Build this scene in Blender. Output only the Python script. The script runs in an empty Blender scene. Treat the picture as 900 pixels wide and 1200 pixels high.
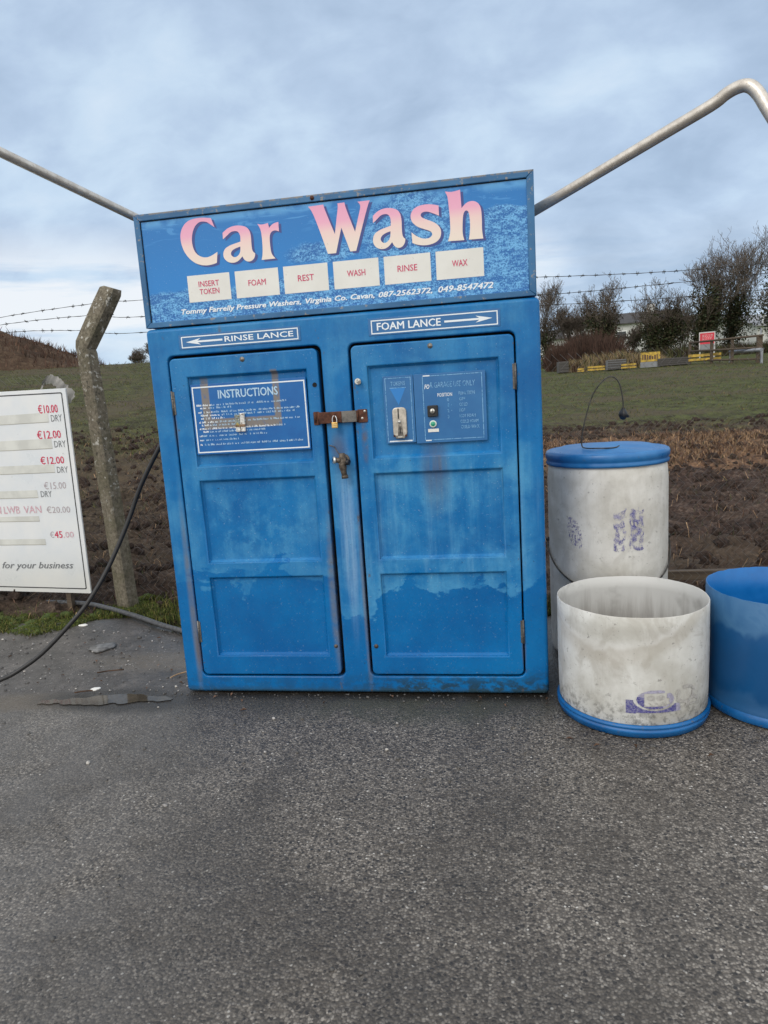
import bpy, math, random, json
from mathutils import Vector, Matrix, noise as mn
from mathutils.geometry import tessellate_polygon
R=math.radians; PI=math.pi
rnd=random.Random(7)
scene=bpy.context.scene
COL=scene.collection
GLYPHS=json.loads('''{"C":[[[-0.5112,2.1967],[-0.4989,2.1579],[-0.5075,2.1645],[-0.5124,2.1682],[-0.5163,2.1712],[-0.5203,2.1743],[-0.5243,2.1775],[-0.5285,2.1802],[-0.5328,2.1824],[-0.5374,2.1841],[-0.542,2.1853],[-0.5468,2.1862],[-0.5516,2.1865],[-0.5564,2.1865],[-0.5613,2.186],[-0.5662,2.1848],[-0.571,2.1828],[-0.5758,2.1801],[-0.5807,2.1766],[-0.5852,2.1725],[-0.5894,2.1677],[-0.5933,2.1622],[-0.5968,2.156],[-0.6,2.1495],[-0.6027,2.1425],[-0.6049,2.1352],[-0.6067,2.1274],[-0.608,2.1196],[-0.6087,2.1118],[-0.6088,2.1038],[-0.6084,2.0959],[-0.6075,2.0882],[-0.6059,2.0809],[-0.6037,2.0739],[-0.6009,2.0673],[-0.5974,2.0613],[-0.5933,2.0559],[-0.5885,2.0511],[-0.5829,2.047],[-0.5772,2.0436],[-0.5712,2.0409],[-0.5649,2.0388],[-0.5585,2.0374],[-0.552,2.0367],[-0.5456,2.0368],[-0.5392,2.0377],[-0.5328,2.0393],[-0.5264,2.0413],[-0.5198,2.0438],[-0.5115,2.0476],[-0.4963,2.0551],[-0.5039,2.0096],[-0.5187,2.006],[-0.5275,2.0044],[-0.5352,2.0036],[-0.5435,2.0032],[-0.5524,2.0032],[-0.5612,2.0039],[-0.5699,2.0053],[-0.5785,2.0074],[-0.5871,2.0102],[-0.5953,2.0137],[-0.6032,2.0179],[-0.6107,2.0229],[-0.6178,2.0286],[-0.6245,2.0347],[-0.6307,2.0414],[-0.6365,2.0486],[-0.6418,2.0563],[-0.6465,2.0644],[-0.6505,2.0729],[-0.6539,2.0817],[-0.6565,2.091],[-0.6586,2.1001],[-0.6599,2.1092],[-0.6606,2.1182],[-0.6606,2.1272],[-0.6599,2.1358],[-0.6583,2.1441],[-0.656,2.152],[-0.6528,2.1597],[-0.6489,2.1668],[-0.6442,2.1734],[-0.6388,2.1796],[-0.6326,2.1853],[-0.6259,2.1901],[-0.6188,2.194],[-0.6112,2.1971],[-0.6033,2.1992],[-0.5948,2.2009],[-0.5858,2.202],[-0.5764,2.2027],[-0.5665,2.2029],[-0.5565,2.2026],[-0.5465,2.2019],[-0.5339,2.2003]]],"a":[[[-0.4643,2.131],[-0.4505,2.1406],[-0.4425,2.1454],[-0.4355,2.1484],[-0.4281,2.1508],[-0.4204,2.1526],[-0.4125,2.1538],[-0.4047,2.1544],[-0.3968,2.1544],[-0.3889,2.1538],[-0.3814,2.1527],[-0.3743,2.1512],[-0.3676,2.1493],[-0.3614,2.1469],[-0.356,2.144],[-0.3514,2.1406],[-0.3476,2.1365],[-0.3446,2.1319],[-0.3422,2.127],[-0.3404,2.1218],[-0.3391,2.1162],[-0.3384,2.1103],[-0.338,2.1039],[-0.3378,2.097],[-0.3379,2.0897],[-0.3383,2.0819],[-0.3384,2.0743],[-0.3384,2.067],[-0.3382,2.0598],[-0.3378,2.0529],[-0.3368,2.0471],[-0.3351,2.0424],[-0.332,2.0382],[-0.3253,2.0327],[-0.3272,2.0232],[-0.3289,2.0182],[-0.331,2.0145],[-0.3337,2.0112],[-0.337,2.0081],[-0.3406,2.0056],[-0.3445,2.0037],[-0.3487,2.0023],[-0.3531,2.0016],[-0.3574,2.0015],[-0.3617,2.0022],[-0.3659,2.0036],[-0.37,2.0058],[-0.3736,2.0085],[-0.3768,2.0116],[-0.38,2.0163],[-0.3849,2.0257],[-0.3947,2.0163],[-0.4004,2.0117],[-0.4054,2.0087],[-0.4108,2.0063],[-0.4164,2.0044],[-0.4223,2.0033],[-0.4283,2.003],[-0.4346,2.0034],[-0.441,2.0046],[-0.4469,2.0064],[-0.4523,2.009],[-0.4573,2.0123],[-0.4616,2.0163],[-0.4652,2.0206],[-0.4679,2.0252],[-0.4697,2.0302],[-0.4707,2.0354],[-0.4707,2.0407],[-0.4699,2.046],[-0.4683,2.0513],[-0.4657,2.0566],[-0.4624,2.0612],[-0.4582,2.0653],[-0.4533,2.0687],[-0.4475,2.0715],[-0.4412,2.0741],[-0.4344,2.0764],[-0.4271,2.0785],[-0.4193,2.0803],[-0.4122,2.0819],[-0.4057,2.0834],[-0.3987,2.0849],[-0.3872,2.0874],[-0.3859,2.1],[-0.3857,2.1068],[-0.3863,2.1118],[-0.3874,2.1166],[-0.3891,2.1211],[-0.3913,2.1248],[-0.394,2.1278],[-0.3973,2.1301],[-0.401,2.1316],[-0.4052,2.1326],[-0.4098,2.1329],[-0.4149,2.1327],[-0.4204,2.1319],[-0.4257,2.1303],[-0.4308,2.1281],[-0.4358,2.1251],[-0.4405,2.1215],[-0.4452,2.118],[-0.4498,2.1147],[-0.4554,2.1109],[-0.4655,2.1043]],[[-0.3893,2.0671],[-0.4033,2.064],[-0.4107,2.062],[-0.4161,2.06],[-0.4212,2.0578],[-0.4258,2.0553],[-0.4295,2.0524],[-0.4324,2.0492],[-0.4343,2.0457],[-0.4354,2.0418],[-0.4353,2.0382],[-0.434,2.0347],[-0.4316,2.0314],[-0.428,2.0283],[-0.4242,2.0262],[-0.4201,2.0253],[-0.4159,2.0254],[-0.4114,2.0265],[-0.4072,2.0284],[-0.4033,2.0309],[-0.3998,2.0341],[-0.3966,2.0379],[-0.394,2.0423],[-0.3921,2.0471],[-0.3907,2.0539]]],"r":[[[-0.304,2.1518],[-0.2933,2.1486],[-0.2867,2.1475],[-0.2807,2.1474],[-0.2724,2.1482],[-0.2563,2.151],[-0.2531,2.1305],[-0.2463,2.1372],[-0.2422,2.1406],[-0.2387,2.1429],[-0.235,2.1448],[-0.231,2.1463],[-0.227,2.1476],[-0.2231,2.1487],[-0.2183,2.1496],[-0.2096,2.1509],[-0.2106,2.1124],[-0.2203,2.1164],[-0.2257,2.1178],[-0.23,2.1181],[-0.2343,2.1175],[-0.2387,2.1162],[-0.2426,2.1142],[-0.2459,2.1114],[-0.2488,2.1079],[-0.2511,2.1036],[-0.2529,2.0978],[-0.2541,2.0903],[-0.2548,2.0812],[-0.255,2.0705],[-0.255,2.0605],[-0.2547,2.0512],[-0.2541,2.0426],[-0.2534,2.0347],[-0.2518,2.0275],[-0.2494,2.0211],[-0.2452,2.0142],[-0.2361,2.0032],[-0.2989,2.0027],[-0.2947,2.0161],[-0.2927,2.0249],[-0.2914,2.0338],[-0.2904,2.044],[-0.2897,2.0557],[-0.2892,2.0672],[-0.2889,2.0784],[-0.2889,2.0894],[-0.2892,2.1001],[-0.2897,2.1094],[-0.2904,2.1173],[-0.2914,2.1237],[-0.2926,2.1287],[-0.2941,2.1334],[-0.2959,2.1378],[-0.2986,2.143]]],"W":[[[-0.0735,2.1984],[-0.007,2.2001],[-0.0055,2.1909],[-0.0024,2.1801],[0.0027,2.1648],[0.0124,2.1371],[0.0338,2.077],[0.0407,2.1128],[0.0443,2.1316],[0.0471,2.1454],[0.0497,2.1581],[0.0521,2.1697],[0.0538,2.1791],[0.0547,2.1863],[0.0548,2.1921],[0.0535,2.1986],[0.0843,2.1992],[0.0858,2.1879],[0.0885,2.1766],[0.0932,2.1614],[0.102,2.1349],[0.1214,2.078],[0.1348,2.121],[0.1413,2.1417],[0.1453,2.1547],[0.1483,2.1645],[0.1503,2.1714],[0.151,2.1774],[0.1503,2.1827],[0.1475,2.188],[0.1401,2.1962],[0.1928,2.1963],[0.1862,2.1838],[0.1796,2.1676],[0.1707,2.1435],[0.155,2.0991],[0.121,2.0014],[0.0952,2.001],[0.0635,2.1008],[0.0331,2.0],[-0.0023,2.0004],[-0.0309,2.0959],[-0.0449,2.1399],[-0.0537,2.1646],[-0.062,2.1823]]],"s":[[[0.4781,2.1462],[0.4781,2.1064],[0.4662,2.1123],[0.4594,2.1156],[0.4538,2.1183],[0.448,2.121],[0.442,2.1237],[0.4362,2.1257],[0.4306,2.1271],[0.4252,2.1278],[0.42,2.1279],[0.4154,2.1274],[0.4114,2.1263],[0.408,2.1246],[0.4051,2.1223],[0.4033,2.1198],[0.4024,2.1171],[0.4025,2.1142],[0.4035,2.1111],[0.406,2.108],[0.4097,2.1049],[0.4149,2.1019],[0.4214,2.0989],[0.4281,2.0958],[0.435,2.0927],[0.442,2.0895],[0.4492,2.0862],[0.4559,2.0825],[0.462,2.0786],[0.4675,2.0742],[0.4724,2.0695],[0.4764,2.0645],[0.4796,2.0592],[0.4819,2.0535],[0.4833,2.0476],[0.4838,2.0415],[0.4834,2.0353],[0.4821,2.0291],[0.4798,2.0228],[0.4765,2.0171],[0.4721,2.0121],[0.4668,2.0078],[0.4604,2.0042],[0.4535,2.0012],[0.4459,1.9989],[0.4378,1.9972],[0.429,1.9961],[0.4203,1.9957],[0.4116,1.9959],[0.403,1.9968],[0.3943,1.9984],[0.3866,2.0001],[0.3799,2.002],[0.3729,2.0048],[0.3619,2.0101],[0.3604,2.0527],[0.3705,2.0432],[0.3768,2.0381],[0.3827,2.0343],[0.3893,2.0306],[0.3965,2.027],[0.4037,2.0244],[0.4107,2.0227],[0.4175,2.0218],[0.4242,2.0219],[0.4301,2.0227],[0.4353,2.0244],[0.4397,2.0268],[0.4433,2.0299],[0.4456,2.0332],[0.4465,2.0367],[0.4461,2.0402],[0.4443,2.0439],[0.4413,2.0473],[0.437,2.0504],[0.4315,2.0532],[0.4247,2.0558],[0.4177,2.0585],[0.4107,2.0613],[0.4036,2.0642],[0.3963,2.0672],[0.3895,2.0708],[0.3833,2.0748],[0.3776,2.0793],[0.3724,2.0843],[0.3681,2.0895],[0.3647,2.0952],[0.3622,2.1011],[0.3605,2.1073],[0.36,2.1135],[0.3606,2.1196],[0.3623,2.1257],[0.3652,2.1317],[0.3689,2.1371],[0.3735,2.1417],[0.379,2.1457],[0.3853,2.149],[0.3923,2.1516],[0.3998,2.1536],[0.4079,2.155],[0.4166,2.1557],[0.4249,2.156],[0.4329,2.1557],[0.4405,2.155],[0.4478,2.1538],[0.4545,2.1525],[0.4606,2.1512],[0.4672,2.1494]]],"h":[[[0.507,2.1975],[0.5222,2.1944],[0.5311,2.1934],[0.5389,2.1935],[0.5494,2.1947],[0.5691,2.1982],[0.5698,2.1776],[0.5702,2.1662],[0.5705,2.1573],[0.5709,2.1462],[0.5717,2.1265],[0.582,2.1368],[0.5881,2.1418],[0.5934,2.1449],[0.5991,2.1473],[0.6052,2.1489],[0.6113,2.1496],[0.6173,2.1493],[0.6232,2.1481],[0.6292,2.1459],[0.6344,2.1429],[0.6389,2.1391],[0.6428,2.1345],[0.6459,2.1292],[0.6484,2.1225],[0.6503,2.1147],[0.6515,2.1055],[0.652,2.0951],[0.6523,2.0845],[0.6524,2.0735],[0.6522,2.0623],[0.6517,2.0508],[0.6516,2.0401],[0.652,2.0301],[0.653,2.0188],[0.6555,1.9997],[0.5963,2.0008],[0.6005,2.0218],[0.6024,2.0341],[0.6033,2.0446],[0.6038,2.0556],[0.6038,2.0671],[0.6036,2.0775],[0.6031,2.0865],[0.6024,2.0943],[0.6015,2.1009],[0.6001,2.1062],[0.5982,2.1103],[0.5958,2.1132],[0.593,2.1148],[0.5902,2.1154],[0.5874,2.1147],[0.5846,2.1129],[0.5818,2.11],[0.5794,2.1049],[0.5773,2.0978],[0.5757,2.0885],[0.5745,2.077],[0.5735,2.0661],[0.5728,2.0557],[0.5724,2.0459],[0.5722,2.0366],[0.5724,2.0283],[0.5731,2.0209],[0.5745,2.0131],[0.5778,2.0007],[0.5103,2.0025],[0.5173,2.0218],[0.5204,2.0339],[0.5219,2.0452],[0.5226,2.0578],[0.5225,2.0718],[0.5223,2.0857],[0.5219,2.0997],[0.5212,2.1136],[0.5204,2.1276],[0.5197,2.1399],[0.519,2.1506],[0.5183,2.1596],[0.5177,2.167],[0.5166,2.1738],[0.5151,2.1799],[0.5125,2.1866]]],"a2":[[[0.2016,2.1335],[0.2146,2.1437],[0.2222,2.1488],[0.2288,2.1519],[0.2358,2.1545],[0.2431,2.1564],[0.2506,2.1577],[0.258,2.1583],[0.2655,2.1583],[0.273,2.1577],[0.2801,2.1565],[0.2868,2.1549],[0.2931,2.1529],[0.299,2.1503],[0.3041,2.1473],[0.3085,2.1437],[0.3121,2.1393],[0.3149,2.1344],[0.3172,2.1292],[0.3189,2.1237],[0.3201,2.1178],[0.3208,2.1115],[0.3212,2.1047],[0.3214,2.0974],[0.3213,2.0896],[0.3209,2.0813],[0.3208,2.0733],[0.3208,2.0655],[0.321,2.0579],[0.3214,2.0505],[0.3223,2.0444],[0.3239,2.0394],[0.3269,2.0349],[0.3332,2.0291],[0.3314,2.019],[0.3298,2.0137],[0.3278,2.0098],[0.3252,2.0063],[0.3221,2.003],[0.3187,2.0003],[0.315,1.9983],[0.311,1.9968],[0.3069,1.9961],[0.3028,1.996],[0.2987,1.9967],[0.2947,1.9982],[0.2909,2.0005],[0.2875,2.0034],[0.2844,2.0067],[0.2814,2.0117],[0.2768,2.0217],[0.2675,2.0117],[0.2621,2.0068],[0.2573,2.0036],[0.2522,2.0011],[0.2469,1.9991],[0.2413,1.9979],[0.2357,1.9976],[0.2297,1.998],[0.2236,1.9993],[0.218,2.0012],[0.2129,2.0039],[0.2082,2.0074],[0.2041,2.0117],[0.2007,2.0163],[0.1981,2.0211],[0.1964,2.0264],[0.1955,2.032],[0.1955,2.0376],[0.1963,2.0432],[0.1978,2.0488],[0.2002,2.0545],[0.2034,2.0594],[0.2073,2.0637],[0.212,2.0673],[0.2175,2.0703],[0.2234,2.0731],[0.2299,2.0755],[0.2368,2.0777],[0.2442,2.0796],[0.2509,2.0813],[0.2571,2.0829],[0.2637,2.0845],[0.2746,2.0872],[0.2758,2.1006],[0.276,2.1078],[0.2754,2.1131],[0.2744,2.1182],[0.2728,2.123],[0.2707,2.1269],[0.2681,2.1301],[0.265,2.1325],[0.2615,2.1341],[0.2575,2.1352],[0.2532,2.1355],[0.2483,2.1353],[0.2431,2.1344],[0.2381,2.1327],[0.2333,2.1304],[0.2285,2.1272],[0.2241,2.1234],[0.2196,2.1197],[0.2153,2.1162],[0.21,2.1121],[0.2004,2.1051]],[[0.2726,2.0656],[0.2593,2.0623],[0.2523,2.0602],[0.2472,2.0581],[0.2424,2.0557],[0.238,2.0531],[0.2345,2.05],[0.2318,2.0466],[0.23,2.0429],[0.2289,2.0388],[0.229,2.0349],[0.2303,2.0312],[0.2325,2.0277],[0.2359,2.0244],[0.2395,2.0222],[0.2434,2.0212],[0.2474,2.0213],[0.2517,2.0225],[0.2556,2.0245],[0.2593,2.0272],[0.2626,2.0306],[0.2657,2.0346],[0.2681,2.0393],[0.2699,2.0444],[0.2713,2.0516]]]}''')

# ------------------------------------------------------------------ node helpers
class N:
    def __init__(s,name,rough=.6,spec=.5,metal=0.):
        s.m=bpy.data.materials.new(name); s.m.use_nodes=True
        s.nt=s.m.node_tree; s.b=s.nt.nodes['Principled BSDF']
        s.set('Roughness',rough); s.set('Specular IOR Level',spec); s.set('Metallic',metal)
        s._p=None
    def set(s,k,v):
        i=s.b.inputs[k]
        if isinstance(v,bpy.types.NodeSocket): s.nt.links.new(v,i)
        elif k=='Base Color' or (hasattr(v,'__len__') and len(v)==3 and k!='Normal'): i.default_value=(*v[:3],1)
        else: i.default_value=v
    def node(s,t,**k):
        n=s.nt.nodes.new(t)
        for a,b in k.items(): setattr(n,a,b)
        return n
    def put(s,sock,v):
        if isinstance(v,bpy.types.NodeSocket): s.nt.links.new(v,sock)
        elif hasattr(v,'__len__'):
            sock.default_value=tuple(v) if len(sock.default_value)==len(v) else (*v,1)
        else:
            try: sock.default_value=v
            except Exception: sock.default_value=(v,v,v)
    @property
    def P(s):
        if s._p is None: s._p=s.node('ShaderNodeNewGeometry').outputs['Position']
        return s._p
    def xyz(s,v=None):
        n=s.node('ShaderNodeSeparateXYZ'); s.put(n.inputs[0],v if v is not None else s.P); return n.outputs
    def comb(s,x,y,z):
        n=s.node('ShaderNodeCombineXYZ')
        for i,v in enumerate((x,y,z)): s.put(n.inputs[i],v)
        return n.outputs[0]
    def mt(s,op,a,b=None,c=None,clamp=False):
        n=s.node('ShaderNodeMath',operation=op,use_clamp=clamp)
        for i,v in enumerate((a,b,c)):
            if v is not None: s.put(n.inputs[i],v)
        return n.outputs[0]
    def add(s,a,b): return s.mt('ADD',a,b)
    def sub(s,a,b): return s.mt('SUBTRACT',a,b)
    def mul(s,a,b): return s.mt('MULTIPLY',a,b)
    def mx(s,a,b): return s.mt('MAXIMUM',a,b)
    def vm(s,op,a,b):
        n=s.node('ShaderNodeVectorMath',operation=op); s.put(n.inputs[0],a)
        if op=='SCALE': s.put(n.inputs['Scale'],b)
        else: s.put(n.inputs[1],b)
        return n.outputs['Value'] if op in('LENGTH','DISTANCE') else n.outputs[0]
    def sc(s,v,f): return s.vm('MULTIPLY',v if v is not None else s.P,f if hasattr(f,'__len__') else (f,f,f))
    def noise(s,v=None,scale=5,detail=4,rough=.55,dist=0.,col=False):
        n=s.node('ShaderNodeTexNoise'); s.put(n.inputs['Vector'],v if v is not None else s.P)
        n.inputs['Scale'].default_value=scale; n.inputs['Detail'].default_value=detail
        n.inputs['Roughness'].default_value=rough; n.inputs['Distortion'].default_value=dist
        return n.outputs['Color' if col else 'Fac']
    def vor(s,v=None,scale=5,feature='F1',out='Distance',rand=1.):
        n=s.node('ShaderNodeTexVoronoi',feature=feature); s.put(n.inputs['Vector'],v if v is not None else s.P)
        n.inputs['Scale'].default_value=scale; n.inputs['Randomness'].default_value=rand
        return n.outputs[out]
    def ss(s,x,a,b,lo=0.,hi=1.):   # smoothstep
        n=s.node('ShaderNodeMapRange',interpolation_type='SMOOTHSTEP')
        for i,v in enumerate((x,a,b,lo,hi)): s.put(n.inputs[i],v)
        return n.outputs[0]
    def mix(s,f,a,b,mode='MIX'):
        n=s.node('ShaderNodeMix',data_type='RGBA',blend_type=mode)
        s.put(n.inputs[0],f)
        s.put(n.inputs[6],a if isinstance(a,bpy.types.NodeSocket) else (*a[:3],1))
        s.put(n.inputs[7],b if isinstance(b,bpy.types.NodeSocket) else (*b[:3],1))
        return n.outputs[2]
    def ramp(s,f,stops,interp='LINEAR'):
        n=s.node('ShaderNodeValToRGB'); s.put(n.inputs[0],f); r=n.color_ramp; r.interpolation=interp
        while len(r.elements)<len(stops): r.elements.new(.5)
        for e,(p,c) in zip(r.elements,stops):
            e.position=p; e.color=(*c,1) if hasattr(c,'__len__') else (c,c,c,1)
        return n.outputs[0]
    def bump(s,h,strength=.3,dist=.002,base=None):
        n=s.node('ShaderNodeBump'); n.inputs['Strength'].default_value=strength; n.inputs['Distance'].default_value=dist
        s.put(n.inputs['Height'],h)
        if base is not None: s.put(n.inputs['Normal'],base)
        return n.outputs[0]
    def box(s,x,z,x0,x1,z0,z1,soft=.01):   # soft rectangle mask on two sockets
        a=s.mul(s.ss(x,x0-soft,x0+soft),s.ss(x,x1-soft,x1+soft,1.,0.))
        b=s.mul(s.ss(z,z0-soft,z0+soft),s.ss(z,z1-soft,z1+soft,1.,0.))
        return s.mul(a,b)
    def blob(s,x,z,cx,cz,rx,rz,soft=.35):
        dx=s.mul(s.sub(x,cx),1/rx); dz=s.mul(s.sub(z,cz),1/rz)
        d=s.mt('SQRT',s.add(s.mul(dx,dx),s.mul(dz,dz)))
        return s.ss(d,1-soft,1+soft,1.,0.)

def simple(name,c,rough=.6,metal=0.,spec=.5,var=.0,scale=30.,bump=0.):
    n=N(name,rough,spec,metal)
    if var:
        f=n.noise(scale=scale,detail=5)
        n.set('Base Color',n.mix(n.ss(f,.3,.7),tuple(x*(1-var) for x in c),tuple(min(1,x*(1+var)) for x in c)))
        if bump: n.set('Normal',n.bump(f,bump,.003))
    else: n.set('Base Color',c)
    return n.m

# ------------------------------------------------------------------ mesh helpers
ORG={}
def tagp(o,label=None,cat=None,group=None,kind=None):
    if label: o['label']=label
    if cat: o['category']=cat
    if group: o['group']=group
    if kind: o['kind']=kind
    return o
def thing(name,label,cat,loc=(0,0,0),group=None):
    o=bpy.data.objects.new(name,None); COL.objects.link(o); o.location=loc; o.empty_display_size=.1
    ORG[o.name]=Vector(loc); return tagp(o,label,cat,group)

class MB:
    def __init__(s): s.v=[];s.f=[];s.mi=[];s.sm=[]
    def addv(s,pts): b=len(s.v); s.v.extend([tuple(p) for p in pts]); return b
    def face(s,idx,m=0,sm=False): s.f.append(tuple(idx)); s.mi.append(m); s.sm.append(sm)
    def quad(s,a,b,c,d,m=0): i=s.addv((a,b,c,d)); s.face((i,i+1,i+2,i+3),m)
    def box(s,x0,x1,y0,y1,z0,z1,m=0,M=None):
        p=[(x,y,z) for z in (z0,z1) for y in (y0,y1) for x in (x0,x1)]
        if M is not None: p=[M@Vector(q) for q in p]
        b=s.addv(p)
        for q in ((0,2,3,1),(4,5,7,6),(0,1,5,4),(2,6,7,3),(0,4,6,2),(1,3,7,5)): s.face([b+i for i in q],m)
    def bbox(s,x0,x1,y0,y1,z0,z1,bv=.003,m=0,M=None):   # bevelled box
        import bmesh
        bm=bmesh.new(); bmesh.ops.create_cube(bm,size=1)
        for v in bm.verts: v.co=Vector(((x0+x1)/2+v.co.x*(x1-x0),(y0+y1)/2+v.co.y*(y1-y0),(z0+z1)/2+v.co.z*(z1-z0)))
        bmesh.ops.bevel(bm,geom=bm.edges[:],offset=bv,segments=2,profile=.6,affect='EDGES')
        s.frombm(bm,m,M)
    def frombm(s,bm,m=0,M=None,sm=False):
        bm.verts.ensure_lookup_table(); b=s.addv([(M@v.co if M is not None else v.co) for v in bm.verts])
        for i,v in enumerate(bm.verts): v.index=i
        for f in bm.faces: s.face([b+v.index for v in f.verts],m,sm)
        bm.free()
    def tube(s,pts,r,seg=10,m=0,cap=True,sm=True):
        pts=[Vector(p) for p in pts]; n=len(pts)
        rs=r if hasattr(r,'__len__') else [r]*n
        t=(pts[1]-pts[0]).normalized(); up=Vector((0,0,1)) if abs(t.z)<.9 else Vector((1,0,0))
        u=t.cross(up).normalized(); rings=[]
        for i,p in enumerate(pts):
            t=((pts[min(i+1,n-1)]-pts[max(i-1,0)])).normalized()
            u=(u-t*u.dot(t)).normalized(); w=t.cross(u)
            rings.append(s.addv([p+(u*math.cos(a)+w*math.sin(a))*rs[i] for a in [2*PI*k/seg for k in range(seg)]]))
        for i in range(n-1):
            a,b=rings[i],rings[i+1]
            for k in range(seg):
                k2=(k+1)%seg; s.face((a+k,a+k2,b+k2,b+k),m,sm)
        if cap:
            s.face([rings[0]+k for k in range(seg)][::-1],m); s.face([rings[-1]+k for k in range(seg)],m)
    def lathe(s,prof,c,seg=64,m=0,sm=True,close=False,warp=None,axis=None):
        c=Vector(c); rings=[]
        for r,z in prof:
            pts=[]
            for k in range(seg):
                a=2*PI*k/seg; p=Vector((r*math.cos(a),r*math.sin(a),z))
                if warp: p=warp(p,a)
                if axis is not None: p=axis@p
                pts.append(c+p)
            rings.append(s.addv(pts))
        for i in range(len(rings)-1):
            a,b=rings[i],rings[i+1]
            for k in range(seg):
                k2=(k+1)%seg; s.face((a+k,a+k2,b+k2,b+k),m,sm)
        if close:
            s.face([rings[0]+k for k in range(seg)][::-1],m); s.face([rings[-1]+k for k in range(seg)],m)
    def poly(s,loops,y,m=0,fn=None,thick=0.):   # flat polygon (x,z loops) on plane y
        fn=fn or (lambda x,z,d: (x,y-d,z))
        flat=[p for L in loops for p in L]
        tri=tessellate_polygon([[Vector((p[0],p[1],0)) for p in L] for L in loops])
        b=s.addv([fn(p[0],p[1],thick) for p in flat])
        for t in tri: s.face([b+i for i in t],m)
        if thick:
            b2=s.addv([fn(p[0],p[1],0) for p in flat]); o=0
            for L in loops:
                n=len(L)
                for i in range(n):
                    j=(i+1)%n; s.face((b+o+i,b+o+j,b2+o+j,b2+o+i),m)
                o+=n
    def plate(s,outer,holes,yf,yb,bv=.004,m=0,steps=3,hb=None):
        """extruded panel in XZ, front at yf, back at yb, rounded front edges"""
        def area(L): return sum(L[i][0]*L[(i+1)%len(L)][1]-L[(i+1)%len(L)][0]*L[i][1] for i in range(len(L)))/2
        loops=[outer if area(outer)>0 else outer[::-1]]+[h if area(h)<0 else h[::-1] for h in holes]
        def inset(L,d):
            n=len(L);o=[]
            for i in range(n):
                p0,p1,p2=Vector(L[i-1]),Vector(L[i]),Vector(L[(i+1)%n])
                a=(p1-p0);b=(p2-p1)
                a.normalize();b.normalize()
                na=Vector((-a.y,a.x));nb=Vector((-b.y,b.x)); q=(na+nb)
                q.normalize(); k=1/max(.35,q.dot(na)); o.append(tuple(p1+q*d*k))
            return o
        finals=[]
        for li,L in enumerate(loops):
            d=bv if (li==0 or hb is None) else hb
            rr=[(0,yb)]+[(d*(1-math.cos(PI/2*k/steps)),yf+d*(1-math.sin(PI/2*k/steps))) for k in range(steps+1)]
            ids=[]
            for off,yy in rr:
                LL=inset(L,off) if off else L
                ids.append((s.addv([(p[0],yy,p[1]) for p in LL]),LL))
            n=len(L)
            for i in range(len(ids)-1):
                a,b=ids[i][0],ids[i+1][0]
                for k in range(n):
                    k2=(k+1)%n; s.face((a+k,a+k2,b+k2,b+k),m,i>0)
            finals.append(ids[-1])
        flat=[];gi=[]
        for b,LL in finals:
            flat+=LL; gi+=[b+i for i in range(len(LL))]
        tri=tessellate_polygon([[Vector((p[0],p[1],0)) for p in LL] for _,LL in finals])
        for t in tri: s.face([gi[i] for i in t],m)
    def text(s,body,x0,x1,z0,z1,y,m=0,off=0.,shear=0.,fn=None,thick=0.):
        bold=off*(z1-z0)*1.35; off=0.
        cu=bpy.data.curves.new('t','FONT'); cu.body=body; cu.size=1; cu.offset=off; cu.shear=shear; cu.resolution_u=2
        ob=bpy.data.objects.new('t',cu); me=ob.to_mesh()
        vs=[v.co.copy() for v in me.vertices]; fs=[tuple(p.vertices) for p in me.polygons]
        ob.to_mesh_clear(); bpy.data.objects.remove(ob); bpy.data.curves.remove(cu)
        ax=min(v.x for v in vs);bx=max(v.x for v in vs);az=min(v.y for v in vs);bz=max(v.y for v in vs)
        fn=fn or (lambda x,z,d:(x,y-d,z))
        sh=[(0,0)] if bold<=0 else [(0,0),(-bold,0),(bold,0),(-bold*.7,bold*.7),(bold*.7,-bold*.7)]
        x0+=bold; x1-=bold; z0+=bold*.6; z1-=bold*.6
        for k,(sx,sz) in enumerate(sh):
            b=s.addv([fn(sx+x0+(v.x-ax)/(bx-ax)*(x1-x0),sz+z0+(v.y-az)/(bz-az)*(z1-z0),thick+k*.00006) for v in vs])
            for f in fs: s.face([b+i for i in f],m)
    def build(s,name,mats,parent=None,loc=None,recalc=False):
        if not isinstance(mats,(list,tuple)): mats=[mats]
        root=parent
        while root is not None and root.parent is not None: root=root.parent
        o0=ORG.get(root.name,Vector((0,0,0))) if root is not None else Vector(loc or (0,0,0))
        me=bpy.data.meshes.new(name)
        me.from_pydata([(v[0]-o0.x,v[1]-o0.y,v[2]-o0.z) for v in s.v],[],s.f)
        for m in mats: me.materials.append(m)
        me.polygons.foreach_set('material_index',s.mi); me.polygons.foreach_set('use_smooth',s.sm)
        if recalc:
            import bmesh
            bm=bmesh.new(); bm.from_mesh(me); bmesh.ops.recalc_face_normals(bm,faces=bm.faces); bm.to_mesh(me); bm.free()
        me.update()
        ob=bpy.data.objects.new(name,me); COL.objects.link(ob)
        if parent is not None: ob.parent=parent
        else:
            ob.location=o0; ORG[ob.name]=o0
        return ob

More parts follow.
